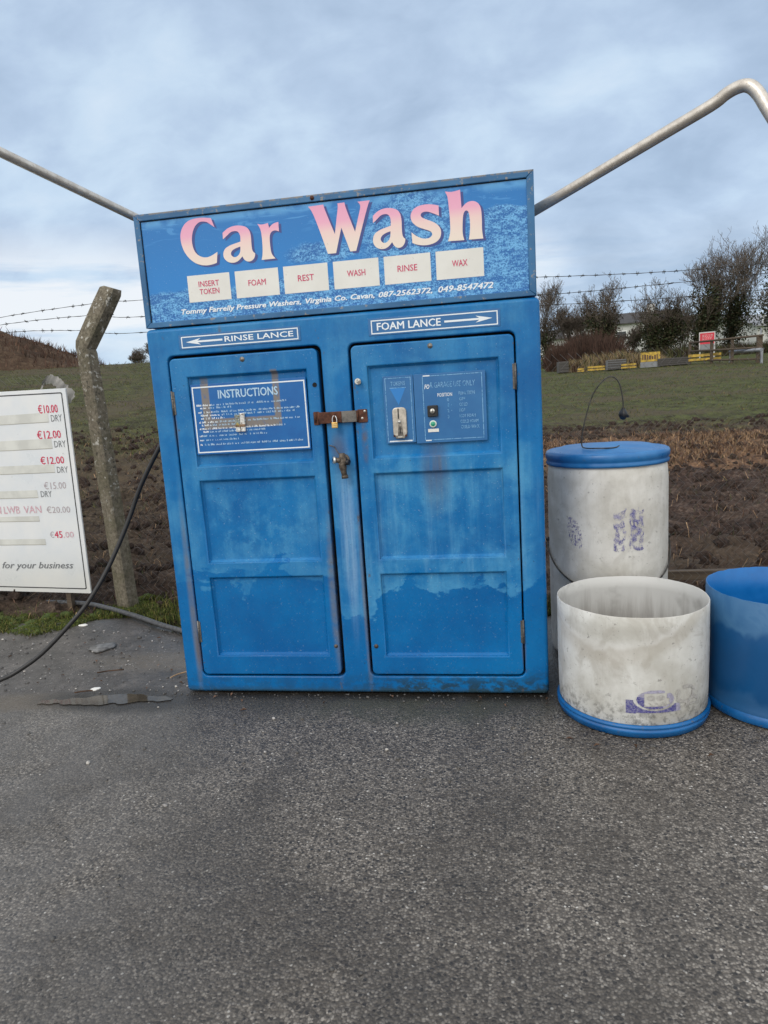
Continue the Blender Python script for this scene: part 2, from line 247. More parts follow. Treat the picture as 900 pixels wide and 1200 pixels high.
def rrect(x0,x1,z0,z1,r,n=5):
    L=[]
    for cx,cz,a0 in ((x1-r,z0+r,-PI/2),(x1-r,z1-r,0),(x0+r,z1-r,PI/2),(x0+r,z0+r,PI)):
        for k in range(n+1):
            a=a0+PI/2*k/n; L.append((cx+r*math.cos(a),cz+r*math.sin(a)))
    return L
def rect(x0,x1,z0,z1): return [(x0,z0),(x1,z0),(x1,z1),(x0,z1)]
def frame(mb,x0,x1,z0,z1,w,y,m=0,fn=None): mb.poly([rect(x0,x1,z0,z1),rect(x0+w,x1-w,z0+w,z1-w)[::-1]],y,m,fn)
def smoothpts(P,n=8):
    P=[Vector(p) for p in P]; o=[]
    for i in range(len(P)-1):
        a=P[max(i-1,0)];b=P[i];c=P[i+1];d=P[min(i+2,len(P)-1)]
        for k in range(n):
            t=k/n; o.append(.5*((2*b)+(c-a)*t+(2*a-5*b+4*c-d)*t*t+(3*b-a-3*c+d)*t**3))
    o.append(P[-1]); return o

# ------------------------------------------------------------------ camera
CAM=Vector((0.679252,-3.006157,1.391140))
yaw,pit,rol=-0.168151,0.168174,-0.064612
fw=Vector((math.sin(yaw)*math.cos(pit),math.cos(yaw)*math.cos(pit),-math.sin(pit)))
rt=Vector((math.cos(yaw),-math.sin(yaw),0)); up=rt.cross(fw)
r2=rt*math.cos(rol)+up*math.sin(rol); u2=-rt*math.sin(rol)+up*math.cos(rol)
cd=bpy.data.cameras.new('camera'); cam=bpy.data.objects.new('camera',cd); COL.objects.link(cam)
mw=Matrix((r2,u2,-fw)).transposed().to_4x4(); mw.translation=CAM; cam.matrix_world=mw
cd.sensor_fit='HORIZONTAL'; cd.sensor_width=36; cd.lens=805.584/900*36; cd.clip_end=3000; cd.clip_start=.05
scene.camera=cam

# ------------------------------------------------------------------ light and sky
SUN_EL,SUN_AZ=38,205   # azimuth clockwise from +y
w=bpy.data.worlds.new('World'); scene.world=w; w.use_nodes=True
W=N.__new__(N); W.nt=w.node_tree; W._p=None
bg=W.nt.nodes['Background']
dirv=W.node('ShaderNodeTexCoord').outputs['Generated']
X=W.xyz(dirv)
sky=W.node('ShaderNodeTexSky',sky_type='NISHITA',sun_disc=False,sun_elevation=R(SUN_EL),sun_rotation=R(SUN_AZ))
zz=W.mt('MAXIMUM',X[2],0.)
den=W.add(zz,.55)
px=W.mt('DIVIDE',X[0],den); py=W.mt('DIVIDE',X[1],den)
pv=W.comb(px,py,0.)
n1=W.noise(W.sc(pv,(1.1,1.3,1)),scale=2.1,detail=7,rough=.49,dist=.3)
n2=W.noise(W.sc(pv,(1.,1.4,1)),scale=8.,detail=6,rough=.55,dist=.3)
nn=W.add(W.mul(n1,.72),W.mul(n2,.28))
cl=W.ramp(nn,[(.34,(.36,.475,.645)),(.43,(.44,.57,.755)),(.50,(.525,.665,.86)),(.57,(.63,.785,.96)),(.70,(.80,.92,1.04))])
# bright breaks low over the horizon
n3=W.noise(W.sc(dirv,(2.2,2.2,17)),scale=1.6,detail=6,rough=.55,dist=.3)
az=W.mt('ARCTAN2',X[0],X[1])
bandL=W.mul(W.ss(az,-.50,-.25,1.,0.),W.mul(W.ss(zz,.075,.12),W.ss(zz,.15,.25,1.,0.)))
bandC=W.mul(W.blob(az,zz,.035,.165,.05,.028,.8),.9)
lowg=W.mul(W.ss(zz,.02,.25,1.,0.),.35)
bf=W.mt('MINIMUM',W.add(W.mul(bandL,W.ss(n3,.33,.52)),W.add(W.mul(lowg,W.ss(n3,.42,.62)),W.mul(bandC,W.ss(n3,.35,.6)))),1.)
cl=W.mix(bf,cl,(.93,.97,1.02))
# unseen overcast behind the camera and overhead is brightened to raise the scene light
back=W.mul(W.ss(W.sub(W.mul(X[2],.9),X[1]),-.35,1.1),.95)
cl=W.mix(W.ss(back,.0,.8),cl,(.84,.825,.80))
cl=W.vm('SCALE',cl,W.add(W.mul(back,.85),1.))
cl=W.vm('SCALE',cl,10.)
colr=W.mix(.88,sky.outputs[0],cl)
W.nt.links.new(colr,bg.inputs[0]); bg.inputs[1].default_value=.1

sd=bpy.data.lights.new('sun','SUN'); sd.energy=.9; sd.angle=R(22); sd.color=(1,.96,.91)
so=bpy.data.objects.new('sun',sd); COL.objects.link(so)
a=R(SUN_AZ); e=R(SUN_EL); sv=Vector((math.sin(a)*math.cos(e),math.cos(a)*math.cos(e),math.sin(e)))
so.rotation_euler=(-sv).to_track_quat('-Z','Y').to_euler(); so.location=sv*30

# ------------------------------------------------------------------ materials
def cabinet_paint(name,door=False):
    n=N(name,.42,.30); x,y,z=n.xyz()
    warp=n.noise(scale=7,detail=5,rough=.6); w2=n.noise(scale=22,detail=4)
    streak=n.noise(n.sc(None,(24,24,1.1)),scale=1,detail=5,rough=.6)
    big=n.noise(scale=2.3,detail=5,rough=.6); big2=n.noise(scale=5.5,detail=6,rough=.62,dist=.4)
    fine=n.noise(scale=90,detail=3)
    sat=n.mix(n.ss(big,.3,.7),(.000,.098,.31),(.001,.158,.43))
    fad=n.mix(n.ss(n.add(n.mul(streak,.3),n.mul(big2,.7)),.36,.62),(.004,.170,.43),(.060,.280,.52))
    # wavy tide line: below it the paint is washed clean and deep
    lim=n.add(n.add(.11,n.mul(n.noise(n.sc(None,(1,1,1.5)),scale=4.2,detail=6,rough=.58,dist=.3),.74)),n.mul(w2,.07)); lim=n.add(lim,n.ss(x,-.02,-.10,0.,.06))
    lim=n.add(lim,n.mul(n.blob(x,z,.02,.3,.10,.5,.3),-.15))
    above=n.mul(n.ss(n.sub(z,lim),-.008,.020),n.ss(n.add(x,n.mul(z,0.)),-.02,-.12,1.,.72))
    fade_amt=n.mul(above,n.ss(n.add(n.mul(big,.38),n.add(n.mul(big2,.42),n.mul(streak,.2))),.36,.60,.15,.95))
    sl=n.sub(z,lim); rim=n.mul(n.mul(n.ss(sl,.0,.02),n.ss(sl,.10,.30,1.,0.)),n.mul(n.ss(x,-.05,.05,.75,1.),n.ss(big2,.3,.55,.5,.95))); fade_amt=n.mt('MAXIMUM',fade_amt,n.mul(rim,.85)); hi=n.ss(z,1.02,1.2,1.,.55); fade_amt=n.mul(fade_amt,hi)
    topf=n.ss(z,1.60,1.74,0.,.6)
    fade_amt=n.mt('MAXIMUM',fade_amt,n.mul(topf,n.ss(w2,.2,.6,.5,1.)))
    # left door is mottled deep blue inside its middle panel, right edge of the body keeps its colour
    edge=n.mul(n.ss(x,.80,.845),.75); fade_amt=n.mul(fade_amt,n.sub(1.,edge))
    mot=n.mul(n.blob(x,z,-.45,.88,.25,.2,.5),n.ss(n.noise(scale=14,detail=5,rough=.65),.42,.56)); fade_amt=n.mul(fade_amt,n.sub(1.,n.mul(mot,.8)))
    c=n.mix(fade_amt,sat,fad)
    # chalky drips on right-hand door and centre post
    drip=n.mul(n.ss(streak,.5,.72),n.mul(n.ss(z,.45,.7),n.ss(z,1.0,1.12,1.,0.)))
    drip=n.mul(drip,n.ss(x,-.1,.0)); c=n.mix(n.mul(drip,.18),c,(.20,.37,.56))
    pale=n.mul(n.blob(x,z,.0,.75,.035,.36,.7),n.ss(streak,.35,.6)); c=n.mix(n.mul(pale,.6),c,(.25,.40,.60))
    # grey-brown dirt dragged down beside the left door edges
    d1=n.mul(n.blob(x,z,-.088,.48,.022,.34,.5),n.ss(w2,.3,.6,.35,.9))
    d2=n.mul(n.blob(x,z,-.80,.45,.014,.42,.6),n.ss(warp,.3,.6,.5,1.))
    d3=n.mul(n.blob(x,z,.055,.5,.012,.45,.6),n.ss(warp,.3,.6,.3,1.))
    dd=n.mt('MAXIMUM',n.mt('MAXIMUM',d1,d2),d3)
    c=n.mix(n.mul(dd,.7),c,(.17,.165,.16))
    # rust runs
    ru=n.mul(n.blob(x,z,.41,1.05,.045,.15,.8),n.ss(streak,.3,.6,.35,1.))
    ru2=n.mul(n.blob(x,z,.105,1.2,.012,.09,.7),n.ss(w2,.3,.6))
    ru3=n.mul(n.blob(x,z,-.02,1.17,.03,.06,.7),.7)
    ru4=n.mul(n.blob(x,z,-.52,1.69,.008,.05,.6),.9)
    ru5=n.mt('MAXIMUM',n.blob(x,z,-.779,1.30,.008,.09,.8),n.mt('MAXIMUM',n.blob(x,z,.768,.22,.008,.07,.8),n.blob(x,z,-.79,.22,.012,.08,.8))); ru4=n.mt('MAXIMUM',ru4,ru5)
    r_=n.mt('MAXIMUM',n.mt('MAXIMUM',ru,ru2),n.mt('MAXIMUM',ru3,ru4))
    c=n.mix(n.mul(r_,.62),c,(.13,.085,.05))
    # black-green grime low down on the right
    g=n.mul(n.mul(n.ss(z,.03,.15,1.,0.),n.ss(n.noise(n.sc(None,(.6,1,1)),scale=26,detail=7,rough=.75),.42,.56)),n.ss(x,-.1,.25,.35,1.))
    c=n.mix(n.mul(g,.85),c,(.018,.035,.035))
    lowdirt_shade=n.mul(n.ss(z,.0,.045,.95,0.),n.ss(warp,.25,.5)); c=n.mix(lowdirt_shade,c,(.03,.06,.065))  # dark foot band: bottom dirt plus contact shade painted into the colour
    tpd=n.mt('MAXIMUM',n.box(x,z,-.645,-.610,1.49,1.522,.006),n.box(x,z,-.305,-.275,1.49,1.535,.006)); c=n.mix(n.mul(tpd,n.ss(w2,.3,.55,.35,.9)),c,(.17,.15,.135))
    seam=n.mul(n.ss(n.noise(n.sc(None,(1,1,.5)),scale=30,detail=6,rough=.75),.60,.66),n.mt('MAXIMUM',n.mt('MAXIMUM',n.ss(n.mt('ABSOLUTE',n.sub(x,-.075)),.02,.035,1.,0.),n.ss(n.mt('ABSOLUTE',n.sub(x,.06)),.02,.035,1.,0.)),n.mt('MAXIMUM',n.ss(n.mt('ABSOLUTE',n.sub(n.mt('ABSOLUTE',x),.775)),.015,.03,1.,0.),n.ss(n.mt('ABSOLUTE',x),.855,.868)))); c=n.mix(n.mul(seam,.8),c,(.10,.085,.07))
    # scratches and specks
    sp=n.ss(n.noise(scale=130,detail=3),.67,.70); c=n.mix(n.mul(sp,.35),c,(.35,.45,.55))
    sp2=n.ss(n.noise(n.sc(None,(1,1,1.7)),scale=48,detail=3),.70,.735); c=n.mix(n.mul(sp2,.7),c,(.015,.03,.05))
    c=n.mix(n.ss(fine,.3,.8,0.,.18),c,(.02,.09,.22))
    n.set('Base Color',c)
    n.set('Roughness',n.mt('ADD',n.mul(fade_amt,.28),n.ss(w2,.3,.7,.24,.36)))
    n.set('Normal',n.bump(n.add(n.mul(fine,.3),n.noise(scale=9,detail=3)),.16,.004))
    return n.m
M_cab=cabinet_paint('cabinet_paint')
M_dark=simple('dark_gap',(.006,.007,.009),.9)
def frame_paint():
    n=N('sign_frame_paint',.5); x,y,z=n.xyz()
    a=n.noise(scale=30,detail=6,rough=.7); b=n.noise(scale=5,detail=3)
    c=n.mix(n.ss(b,.3,.7),(.016,.10,.235),(.035,.16,.34))
    c=n.mix(n.mul(n.ss(a,.57,.64),.75),c,(.30,.27,.22)); ed=n.mul(n.ss(z,2.232,2.240),n.ss(a,.42,.52)); c=n.mix(n.mul(ed,.8),c,(.26,.22,.17))
    c=n.mix(n.mul(n.ss(a,.33,.28),.6),c,(.03,.04,.05))
    n.set('Base Color',c); n.set('Normal',n.bump(a,.25,.002)); return n.m
M_frame=frame_paint()
def art():
    n=N('sign_artwork',.30,.5); x,y,z=n.xyz()
    g=n.noise(scale=6,detail=4); sp=n.add(n.mul(n.noise(n.sc(None,(1,1,1.3)),scale=110,detail=4,rough=.8,dist=.8),.62),n.mul(n.noise(n.sc(None,(1,1,2)),scale=20,detail=5,rough=.7),.38))
    sky=n.mix(n.ss(z,1.9,2.2),(.008,.20,.56),(.006,.17,.49))
    sea=n.mix(n.ss(sp,.47,.55),(.006,.125,.40),(.15,.44,.76))
    lim=n.add(1.905,n.mul(n.sub(g,.5),.10))
    m=n.ss(n.sub(z,lim),-.005,.012,1.,0.)
    m2=n.blob(x,n.add(z,n.mul(g,.08)),-.02,2.045,.16,.04,.25)
    m3=n.mul(n.ss(n.add(x,n.mul(g,.12)),.60,.66),n.ss(n.sub(z,n.mul(g,.1)),2.06,2.07,1.,0.))
    m4=n.mul(n.blob(x,n.add(z,n.mul(g,.10)),.36,2.10,.22,.17,.3),1.)
    m5=n.mul(n.ss(z,2.165,2.20),n.ss(g,.42,.55))
    mm=n.mt('MAXIMUM',n.mt('MAXIMUM',m,m2),n.mt('MAXIMUM',m3,m4))
    c=n.mix(mm,sky,sea); c=n.mix(n.mul(m5,.6),c,(.13,.42,.75))
    swirl=n.noise(n.sc(None,(3,1,16)),scale=2.2,detail=5,dist=1.2)
    c=n.mix(n.mul(n.mul(n.ss(swirl,.55,.66),n.ss(z,2.08,2.16)),.45),c,(.10,.38,.75))
    c=n.mix(n.ss(n.noise(scale=210,detail=1),.72,.76,0.,.5),c,(.4,.5,.6))
    n.set('Base Color',c); n.set('Normal',n.bump(g,.05,.003)); return n.m
M_art=art()
def pinkm():
    n=N('sign_letter_pink',.35); x,y,z=n.xyz(); a=n.noise(scale=60,detail=5,rough=.7)
    c=n.ramp(n.ss(z,2.0,2.2),[(0,(.80,.70,.61)),(.42,(.82,.60,.57)),(.72,(.80,.40,.54)),(1,(.78,.36,.52))])
    c=n.mix(n.mul(n.ss(a,.68,.72),.8),c,(.15,.12,.14)); n.set('Base Color',c); return n.m
M_pink=pinkm(); M_shadow=simple('sign_letter_navy',(.035,.06,.24),.35)
def dirtywhite(name,c,sc=40.,amt=.5,rough=.4,dirt=(.3,.27,.22)):
    n=N(name,rough); a=n.noise(scale=sc,detail=6,rough=.7); b=n.noise(scale=sc*.12,detail=4)
    k=n.mix(n.ss(b,.3,.7,0.,amt*.35),c,dirt); k=n.mix(n.mul(n.ss(a,.63,.70),amt),k,dirt)
    n.set('Base Color',k); n.set('Normal',n.bump(b,.08,.004)); return n.m
M_white=dirtywhite('label_white',(.74,.74,.70),60,.35)
def wornprint(name,c,base,thr=.5,sc=55.,soft=.08):
    n=N(name,.4); a=n.noise(scale=sc,detail=5,rough=.75)
    n.set('Base Color',n.mix(n.ss(a,thr,thr+soft),c,base)); return n.m
M_redtx=wornprint('print_red',(.58,.04,.13),(.66,.38,.44),.60)
M_whitetx=wornprint('print_white',(.76,.82,.86),(.25,.48,.72),.62)
M_whitetx2=wornprint('print_white_faded',(.42,.60,.76),(.05,.25,.52),.56,90)
M_greytx=wornprint('print_pale',(.20,.42,.66),(.035,.20,.44),.50,120)
def plateblue(name,c,c2):
    n=N(name,.35); x,y,z=n.xyz(); a=n.noise(scale=9,detail=5); b=n.noise(n.sc(None,(1,1,.6)),scale=45,detail=4,rough=.7)
    k=n.mix(n.ss(a,.3,.7),c,c2)
    tp=n.mt('MAXIMUM',n.mt('MAXIMUM',n.box(x,z,-.640,-.603,1.285,1.53,.003),n.box(x,z,-.300,-.270,1.295,1.53,.003)),n.box(x,z,-.64,-.27,1.287,1.333,.004))
    k=n.mix(n.mul(tp,n.ss(b,.30,.50,.45,.95)),k,(.215,.19,.165))
    n.set('Base Color',k); n.set('Roughness',n.ss(tp,0.,1.,.3,.8)); return n.m
M_plate=plateblue('instruction_blue',(.001,.100,.345),(.003,.130,.40))
M_plate2=plateblue('control_blue',(.018,.125,.33),(.028,.155,.37))
def rustm(name,c1,c2,metal=.2,rough=.75):
    n=N(name,rough,.4,metal); a=n.noise(scale=70,detail=6,rough=.7); b=n.noise(scale=18,detail=4)
    n.set('Base Color',n.mix(n.ss(n.add(n.mul(a,.5),n.mul(b,.5)),.38,.60),c1,c2)); n.set('Normal',n.bump(a,.5,.0015)); return n.m
M_rust=rustm('rusty_steel',(.045,.018,.012),(.13,.05,.028)); M_steelgrey=rustm('dull_steel',(.10,.095,.09),(.20,.19,.175),.6,.5)
M_brass=simple('brass',(.62,.40,.14),.35,.9,var=.25); M_chrome=simple('shackle_steel',(.7,.7,.7),.25,1.)
M_valve=rustm('corroded_brass',(.05,.04,.032),(.17,.14,.11),.5,.6)
M_screw=rustm('screw_grey',(.12,.11,.10),(.34,.31,.27),.6,.45)
M_coin=simple('coin_plate',(.52,.48,.42),.4,.6,var=.2,scale=60); M_black=simple('black_plastic',(.012,.012,.014),.45)
M_green=simple('green_button',(.03,.33,.20),.3); M_ring=simple('button_ring',(.62,.72,.66),.3)
M_key=simple('key_silver',(.65,.63,.58),.3,.8)
def boomm():
    n=N('weathered_aluminium',.4,.5,.75); a=n.noise(scale=26,detail=6,rough=.7); b=n.noise(scale=160,detail=2)
    c=n.mix(n.ss(a,.3,.7),(.50,.46,.41),(.68,.64,.58)); c=n.mix(n.ss(b,.66,.72,0.,.6),c,(.14,.11,.09))
    n.set('Base Color',c); n.set('Roughness',n.ss(a,.3,.7,.5,.34)); return n.m
M_boom=boomm()

# ------------------------------------------------------------------ CAR WASH CABINET
cab=thing('car_wash_cabinet','blue fibreglass car wash cabinet with two doors and a Car Wash sign on top','cabinet',(0,.35,0))
DL=(-.785,-.066,.088,1.626); DR=(.055,.772,.090,1.622)
mb=MB()
mb.plate(rrect(-.875,.875,.006,1.75,.022),[rrect(*DL,.030),rrect(*DR,.030)],0,.035,.016,0,4,.007)
# shell behind the front plate
def side(mb,pts,m=0):
    i=mb.addv(pts); mb.face(range(i,i+len(pts)),m)
for sx in (-1,1):
    mb.box(sx*.862-.010,sx*.862+.010,.035,.44,.012,1.742,0)
mb.box(-.851,.851,.035,.44,1.722,1.742,0); mb.box(-.851,.851,.42,.44,.012,1.721,0); mb.box(-.851,.851,.036,.419,.012,.03,1)
# door rebates, dark behind the gap
for d in (DL,DR): mb.box(d[0]-.012,d[1]+.012,.052,.058,d[2]-.012,d[3]+.012,1)
mb.build('body',[M_cab,M_dark],cab,recalc=True)

def door(d,panels,skew,hinge_x,parent):
    mb=MB(); x0,x1,z0,z1=d
    out=rrect(x0+skew[0],x1-skew[1],z0+.010,z1-skew[2],.024)
    mb.plate(out,[rect(*p) for p in panels],-.002,.045,.006,0,3,.007)
    for p in panels: # recessed field with soft sloping margin
        a,b,c,e=p; g=.010
        L0=[(a,c),(b,c),(b,e),(a,e)]
        L1=[(a+g,c+g),(b-g,c+g),(b-g,e-g),(a+g,e-g)]
        i=mb.addv([(q[0],.0095,q[1]) for q in L0]); j=mb.addv([(q[0],.0205,q[1]) for q in L1])
        for k in range(4): mb.face((i+k,i+(k+1)%4,j+(k+1)%4,j+k),0)
        mb.face((j,j+1,j+2,j+3),0)
    return mb.build('door',M_cab,parent)
dl=door(DL,[(-.695,-.139,1.118,1.526),(-.690,-.140,.658,1.050),(-.692,-.139,.194,.584)],(.008,.018,.013),-.775,cab)
dl['label']='left cabinet door with a blue instructions plate and brown tape marks'
dr=door(DR,[(.137,.697,1.116,1.518),(.137,.699,.655,1.048),(.136,.699,.189,.585)],(.012,.007,.012),.765,cab)
dr['label']='right cabinet door with coin slot and selector plate'

def screw(x,z,r,parent,y=-.002,m=M_screw,name='bolt'):
    s=MB(); s.lathe([(0.0001,-.0055),(r*.5,-.005),(r*.55,-.003),(r,-.0025),(r,0)],(0,0,0),14,axis=Matrix.Rotation(-PI/2,3,'X'))
    s.v=[(v[0]+x,-v[1]*-1+y if False else (y-abs(v[1])),v[2]+z) for v in s.v]
    return s.build(name,m,parent,recalc=True)
screw(-.427,1.589,.011,dl); screw(.414,1.586,.011,dr); screw(-.101,.241,.009,dl,m=M_valve); screw(.092,.240,.010,dr,m=M_valve)
s=MB(); s.lathe([(.0001,0),(.0105,0)],(0,0,0),16)
s.v=[(v[0]-.104,-.0035,v[1]+1.455) for v in s.v]; s.build('lock_hole',M_dark,dl)
# lock cylinder on right door
s=MB(); s.tube([(.092,-.001,1.457),(.092,-.014,1.457)],.013,16); s.tube([(.094,-.013,1.456),(.102,-.030,1.452)],.008,12); s.box(.0895,.0945,-.0165,-.0138,1.449,1.464,1)
s.build('lock',[M_key,M_black],dr)
# hinges
for x,z,p in ((-.779,1.414,dl),(-.779,.317,dl),(.768,1.434,dr),(.768,.306,dr)):
    h=MB(); h.tube([(x,-.004,z-.055),(x,-.004,z+.055)],.0045,10)
    for k in (-.02,.02): h.tube([(x,-.004,z+k-.0015),(x,-.004,z+k+.0015)],.0056,10)
    sg=1 if x<0 else -1
    h.box(min(x,x+sg*.012),max(x,x+sg*.012),-.0045,-.0022,z-.052,z+.052)
    h.build('hinge',M_steelgrey,p)
# instruction plate
ip=MB(); ip.plate(rrect(-.690,-.145,1.172,1.492,.006),[],.003,.012,.0015,0,2)
frame(ip,-.683,-.151,1.180,1.481,.0055,.0022,1)
ip.text('INSTRUCTIONS',-.560,-.277,1.423,1.461,.0022,2,off=.02)
ri=random.Random(11)
def dashes(mb,x0,x1,z,h,m,boldx=None,mb_m=None):
    x=x0
    while x<x1:
        wl=ri.randint(2,8)
        for k in range(wl):
            cw=h*.62*ri.uniform(.7,1.1)
            if x+cw>x1: break
            if ri.random()<.86:
                hh=h*ri.choice((.7,.7,.72,1.,1.)); mm=m
                if boldx and x<boldx: mm=mb_m
                t=h*(.24 if mm==mb_m else .17); k2=ri.random()
                z1=z+hh
                # strokes like letter fragments
                mb.poly([rect(x,x+t,z,z1)],.0022,mm)
                if k2<.6: mb.poly([rect(x+t,x+cw*.78,z1-t,z1)],.0022,mm)
                if k2>.3: mb.poly([rect(x+t,x+cw*.78,z,z+t)],.0022,mm)
                if k2<.75: mb.poly([rect(x+cw*.78-t,x+cw*.78,z+t,z1-t)],.0022,mm)
            x+=cw
        x+=h*.55
lines=[(-.668,-.240,1.393,-.60),(-.652,-.50,1.380,-.61),(-.668,-.180,1.361,-.59),(-.652,-.205,1.347,-.55),(-.652,-.535,1.333,-.55),(-.667,-.178,1.316,-.58),(-.652,-.440,1.302,-.61),
 (-.668,-.255,1.286,-.30),(-.648,-.346,1.272,-.62),(-.668,-.342,1.254,-.655),(-.668,-.478,1.235,-.655),(-.668,-.178,1.214,-.655)]
for a_,b_,z_,bd in lines: dashes(ip,a_,b_,z_,.0085,3,bd,1)
ip.build('instruction_plate',[M_plate,M_whitetx,M_whitetx2,M_whitetx2],dl)
# torn tape lump in the middle
t=MB(); rt_=random.Random(3)
for (xa,xb,za,zb,mi,yy) in ((-.488,-.463,1.298,1.346,1,-.010),(-.462,-.441,1.298,1.352,0,-.012),(-.488,-.441,1.290,1.303,2,-.013),(-.486,-.465,1.269,1.291,0,-.011),(-.461,-.441,1.269,1.291,0,-.011)):
    t.bbox(xa,xb,yy,.002,za,zb,.0035,mi)
for k in range(26):
    cx,cz=rt_.uniform(-.486,-.443),rt_.uniform(1.296,1.348); q=rt_.uniform(.001,.0035)
    t.box(cx-q,cx+q,-.0145,-.0118,cz-q*.6,cz+q*.6,rt_.choice((0,2,2,3)))
t.build('torn_catch_remnant',[simple('tape_white',(.62,.62,.60),.5,var=.3,scale=120),simple('tape_grey',(.22,.27,.27),.6,var=.5,scale=150),simple('tape_brown',(.24,.15,.09),.7,var=.4,scale=120),simple('tape_yellow',(.45,.36,.12),.6)],dl)

# token plate
tp=MB(); tp.plate(rrect(.200,.332,1.178,1.470,.004),[],.004,.012,.0012,0,2)
frame(tp,.208,.322,1.184,1.462,.0028,.0033,1)
tp.poly([rect(.215,.316,1.1845,1.190)],.0030,2)
tp.text('TOKENS',.233,.297,1.428,1.446,.0033,3,off=0)
tp.poly([[(.228,1.418),(.264,1.344),(.298,1.418)]],.0033,4)
tp.poly([[(.226,1.417),(.300,1.417),(.300,1.4195),(.226,1.4195)]],.0030,1)
tp.build('token_plate',[M_plate2,M_greytx,M_whitetx,M_greytx,simple('triangle_blue',(.02,.20,.55),.4)],dr)
cm=MB(); cm.plate(rrect(.234,.296,1.206,1.334,.018),[],-.007,.004,.004,0,3)
cm.plate([(.255,1.212),(.278,1.212),(.274,1.262),(.266,1.275),(.259,1.262)],[],-.012,-.007,.002,1,2)
cm.box(.2585,.2635,-.0085,-.0072,1.285,1.330,2,Matrix.Identity(4)); cm.box(.264,.2685,-.0135,-.0121,1.222,1.252,2)
cm.lathe([(.0001,-.008),(.006,-.006),(.0075,0)],(0,0,0),14,3)
n0=len(cm.v)-3*14
for i in range(n0,len(cm.v)):
    v=cm.v[i]; cm.v[i]=(v[0]+.2645,-.012+v[2],v[1]+1.272)
cm.plate(rrect(.246,.287,1.200,1.213,.003),[],-.018,-.006,.002,1,2); cm.box(.256,.276,-.0195,-.0182,1.204,1.209,3)
for px_ in (.239,.291): cm.box(px_-.004,px_+.004,-.010,-.0072,1.207,1.215,4)
cm.build('coin_slot',[M_coin,M_screw,M_black,M_key,M_rust],dr,recalc=True)
# selector plate
fp=MB(); fp.plate(rrect(.334,.642,1.172,1.470,.004),[],.004,.012,.0012,0,2)
frame(fp,.372,.628,1.184,1.461,.0028,.0033,1)
fp.poly([rect(.376,.405,1.4585,1.463)],.0030,2); fp.poly([rect(.375,.400,1.181,1.1855)],.0030,2)
fp.text('FO',.380,.402,1.405,1.424,.0033,2,off=.018,shear=.25); fp.text('R GARAGE USE ONLY',.405,.598,1.408,1.432,.0033,3,shear=.1)
for tx,a_,b_,c_,e_ in (('POSITION',.435,.498,1.369,1.384),('FUNCTION',.526,.595,1.371,1.387),('0',.475,.484,1.347,1.361),('1',.478,.483,1.324,1.338),('2',.475,.483,1.300,1.313),('3',.475,.483,1.275,1.288),
   ('OFF',.528,.553,1.348,1.361),('COLD',.527,.563,1.324,1.338),('HOT',.526,.553,1.300,1.314),('HOT FOAM',.527,.595,1.275,1.289),('COLD FOAM',.529,.606,1.251,1.265),('COLD WAX',.531,.609,1.227,1.242)):
    fp.text(tx,a_,b_,c_,e_,.0033,2 if tx in('POSITION',) else 3,off=.008)
for zz_ in (1.353,1.330,1.306): fp.poly([rect(.492,.495,zz_,zz_+.003)],.0033,3)
fp.plate(rrect(.389,.434,1.285,1.334,.004),[],-.010,.004,.003,4,2)
fp.lathe([(.0001,-.006),(.010,-.006),(.011,0)],(0,0,0),18,5); n0=len(fp.v)-3*18
for i in range(n0,len(fp.v)):
    v=fp.v[i]; fp.v[i]=(v[0]+.411,-.011+v[2],v[1]+1.310)
fp.box(.4095,.4125,-.0185,-.0172,1.303,1.317,4)
fp.build('selector_plate',[M_plate2,M_greytx,M_whitetx,M_greytx,M_black,M_key],dr,recalc=True)
gb=MB()
gb.lathe([(.0105,-.004),(.0155,-.004),(.016,0)],(0,0,0),22,1); gb.lathe([(.0001,-.0075),(.008,-.007),(.0103,-.004)],(0,0,0),22,0)
gb.v=[(v[0]+.410,.002+v[2],v[1]+1.254) for v in gb.v]
gb.poly([rect(.387,.434,1.219,1.233)],.0022,2); 
gb.build('push_button',[M_green,M_ring,M_white],dr,recalc=True)

# hasp across the centre post
hp=MB()
hp.plate(rrect(-.120,-.093,1.278,1.337,.005),[],-.007,-.002,.0015,0,2)
hp.plate(rrect(-.092,.078,1.283,1.333,.003),[],-.017,-.011,.0015,0,2)
hp.plate(rrect(.010,.077,1.2835,1.3325,.002),[],-.0185,-.0172,.001,1,2)
hp.plate(rrect(.079,.124,1.278,1.336,.006),[],-.007,-.002,.0015,0,2)
hp.tube([(.0785,-.011,1.281),(.0785,-.011,1.333)],.006,10); hp.tube([(-.0925,-.011,1.281),(-.0925,-.011,1.334)],.006,10)
hp.plate(rrect(-.040,.010,1.286,1.331,.003),[],-.021,-.0172,.001,0,2)
hp.tube(smoothpts([(-.018,-.018,1.323),(-.018,-.034,1.318),(-.018,-.034,1.304),(-.018,-.018,1.299)],5),.0035,8)
for x_,z_ in ((.113,1.327),(.100,1.297)):
    hp.lathe([(.0001,-.003),(.004,-.002),(.0055,0)],(0,0,0),10,2); n0=len(hp.v)-30
    for i in range(n0,len(hp.v)):
        v=hp.v[i]; hp.v[i]=(v[0]+x_,-.007+v[2],v[1]+z_)
hp.tube([(-.112,-.008,1.29),(-.112,-.008,1.325)],.005,8)
hp.build('hasp_bar',[M_rust,M_steelgrey,M_key],cab,recalc=True)
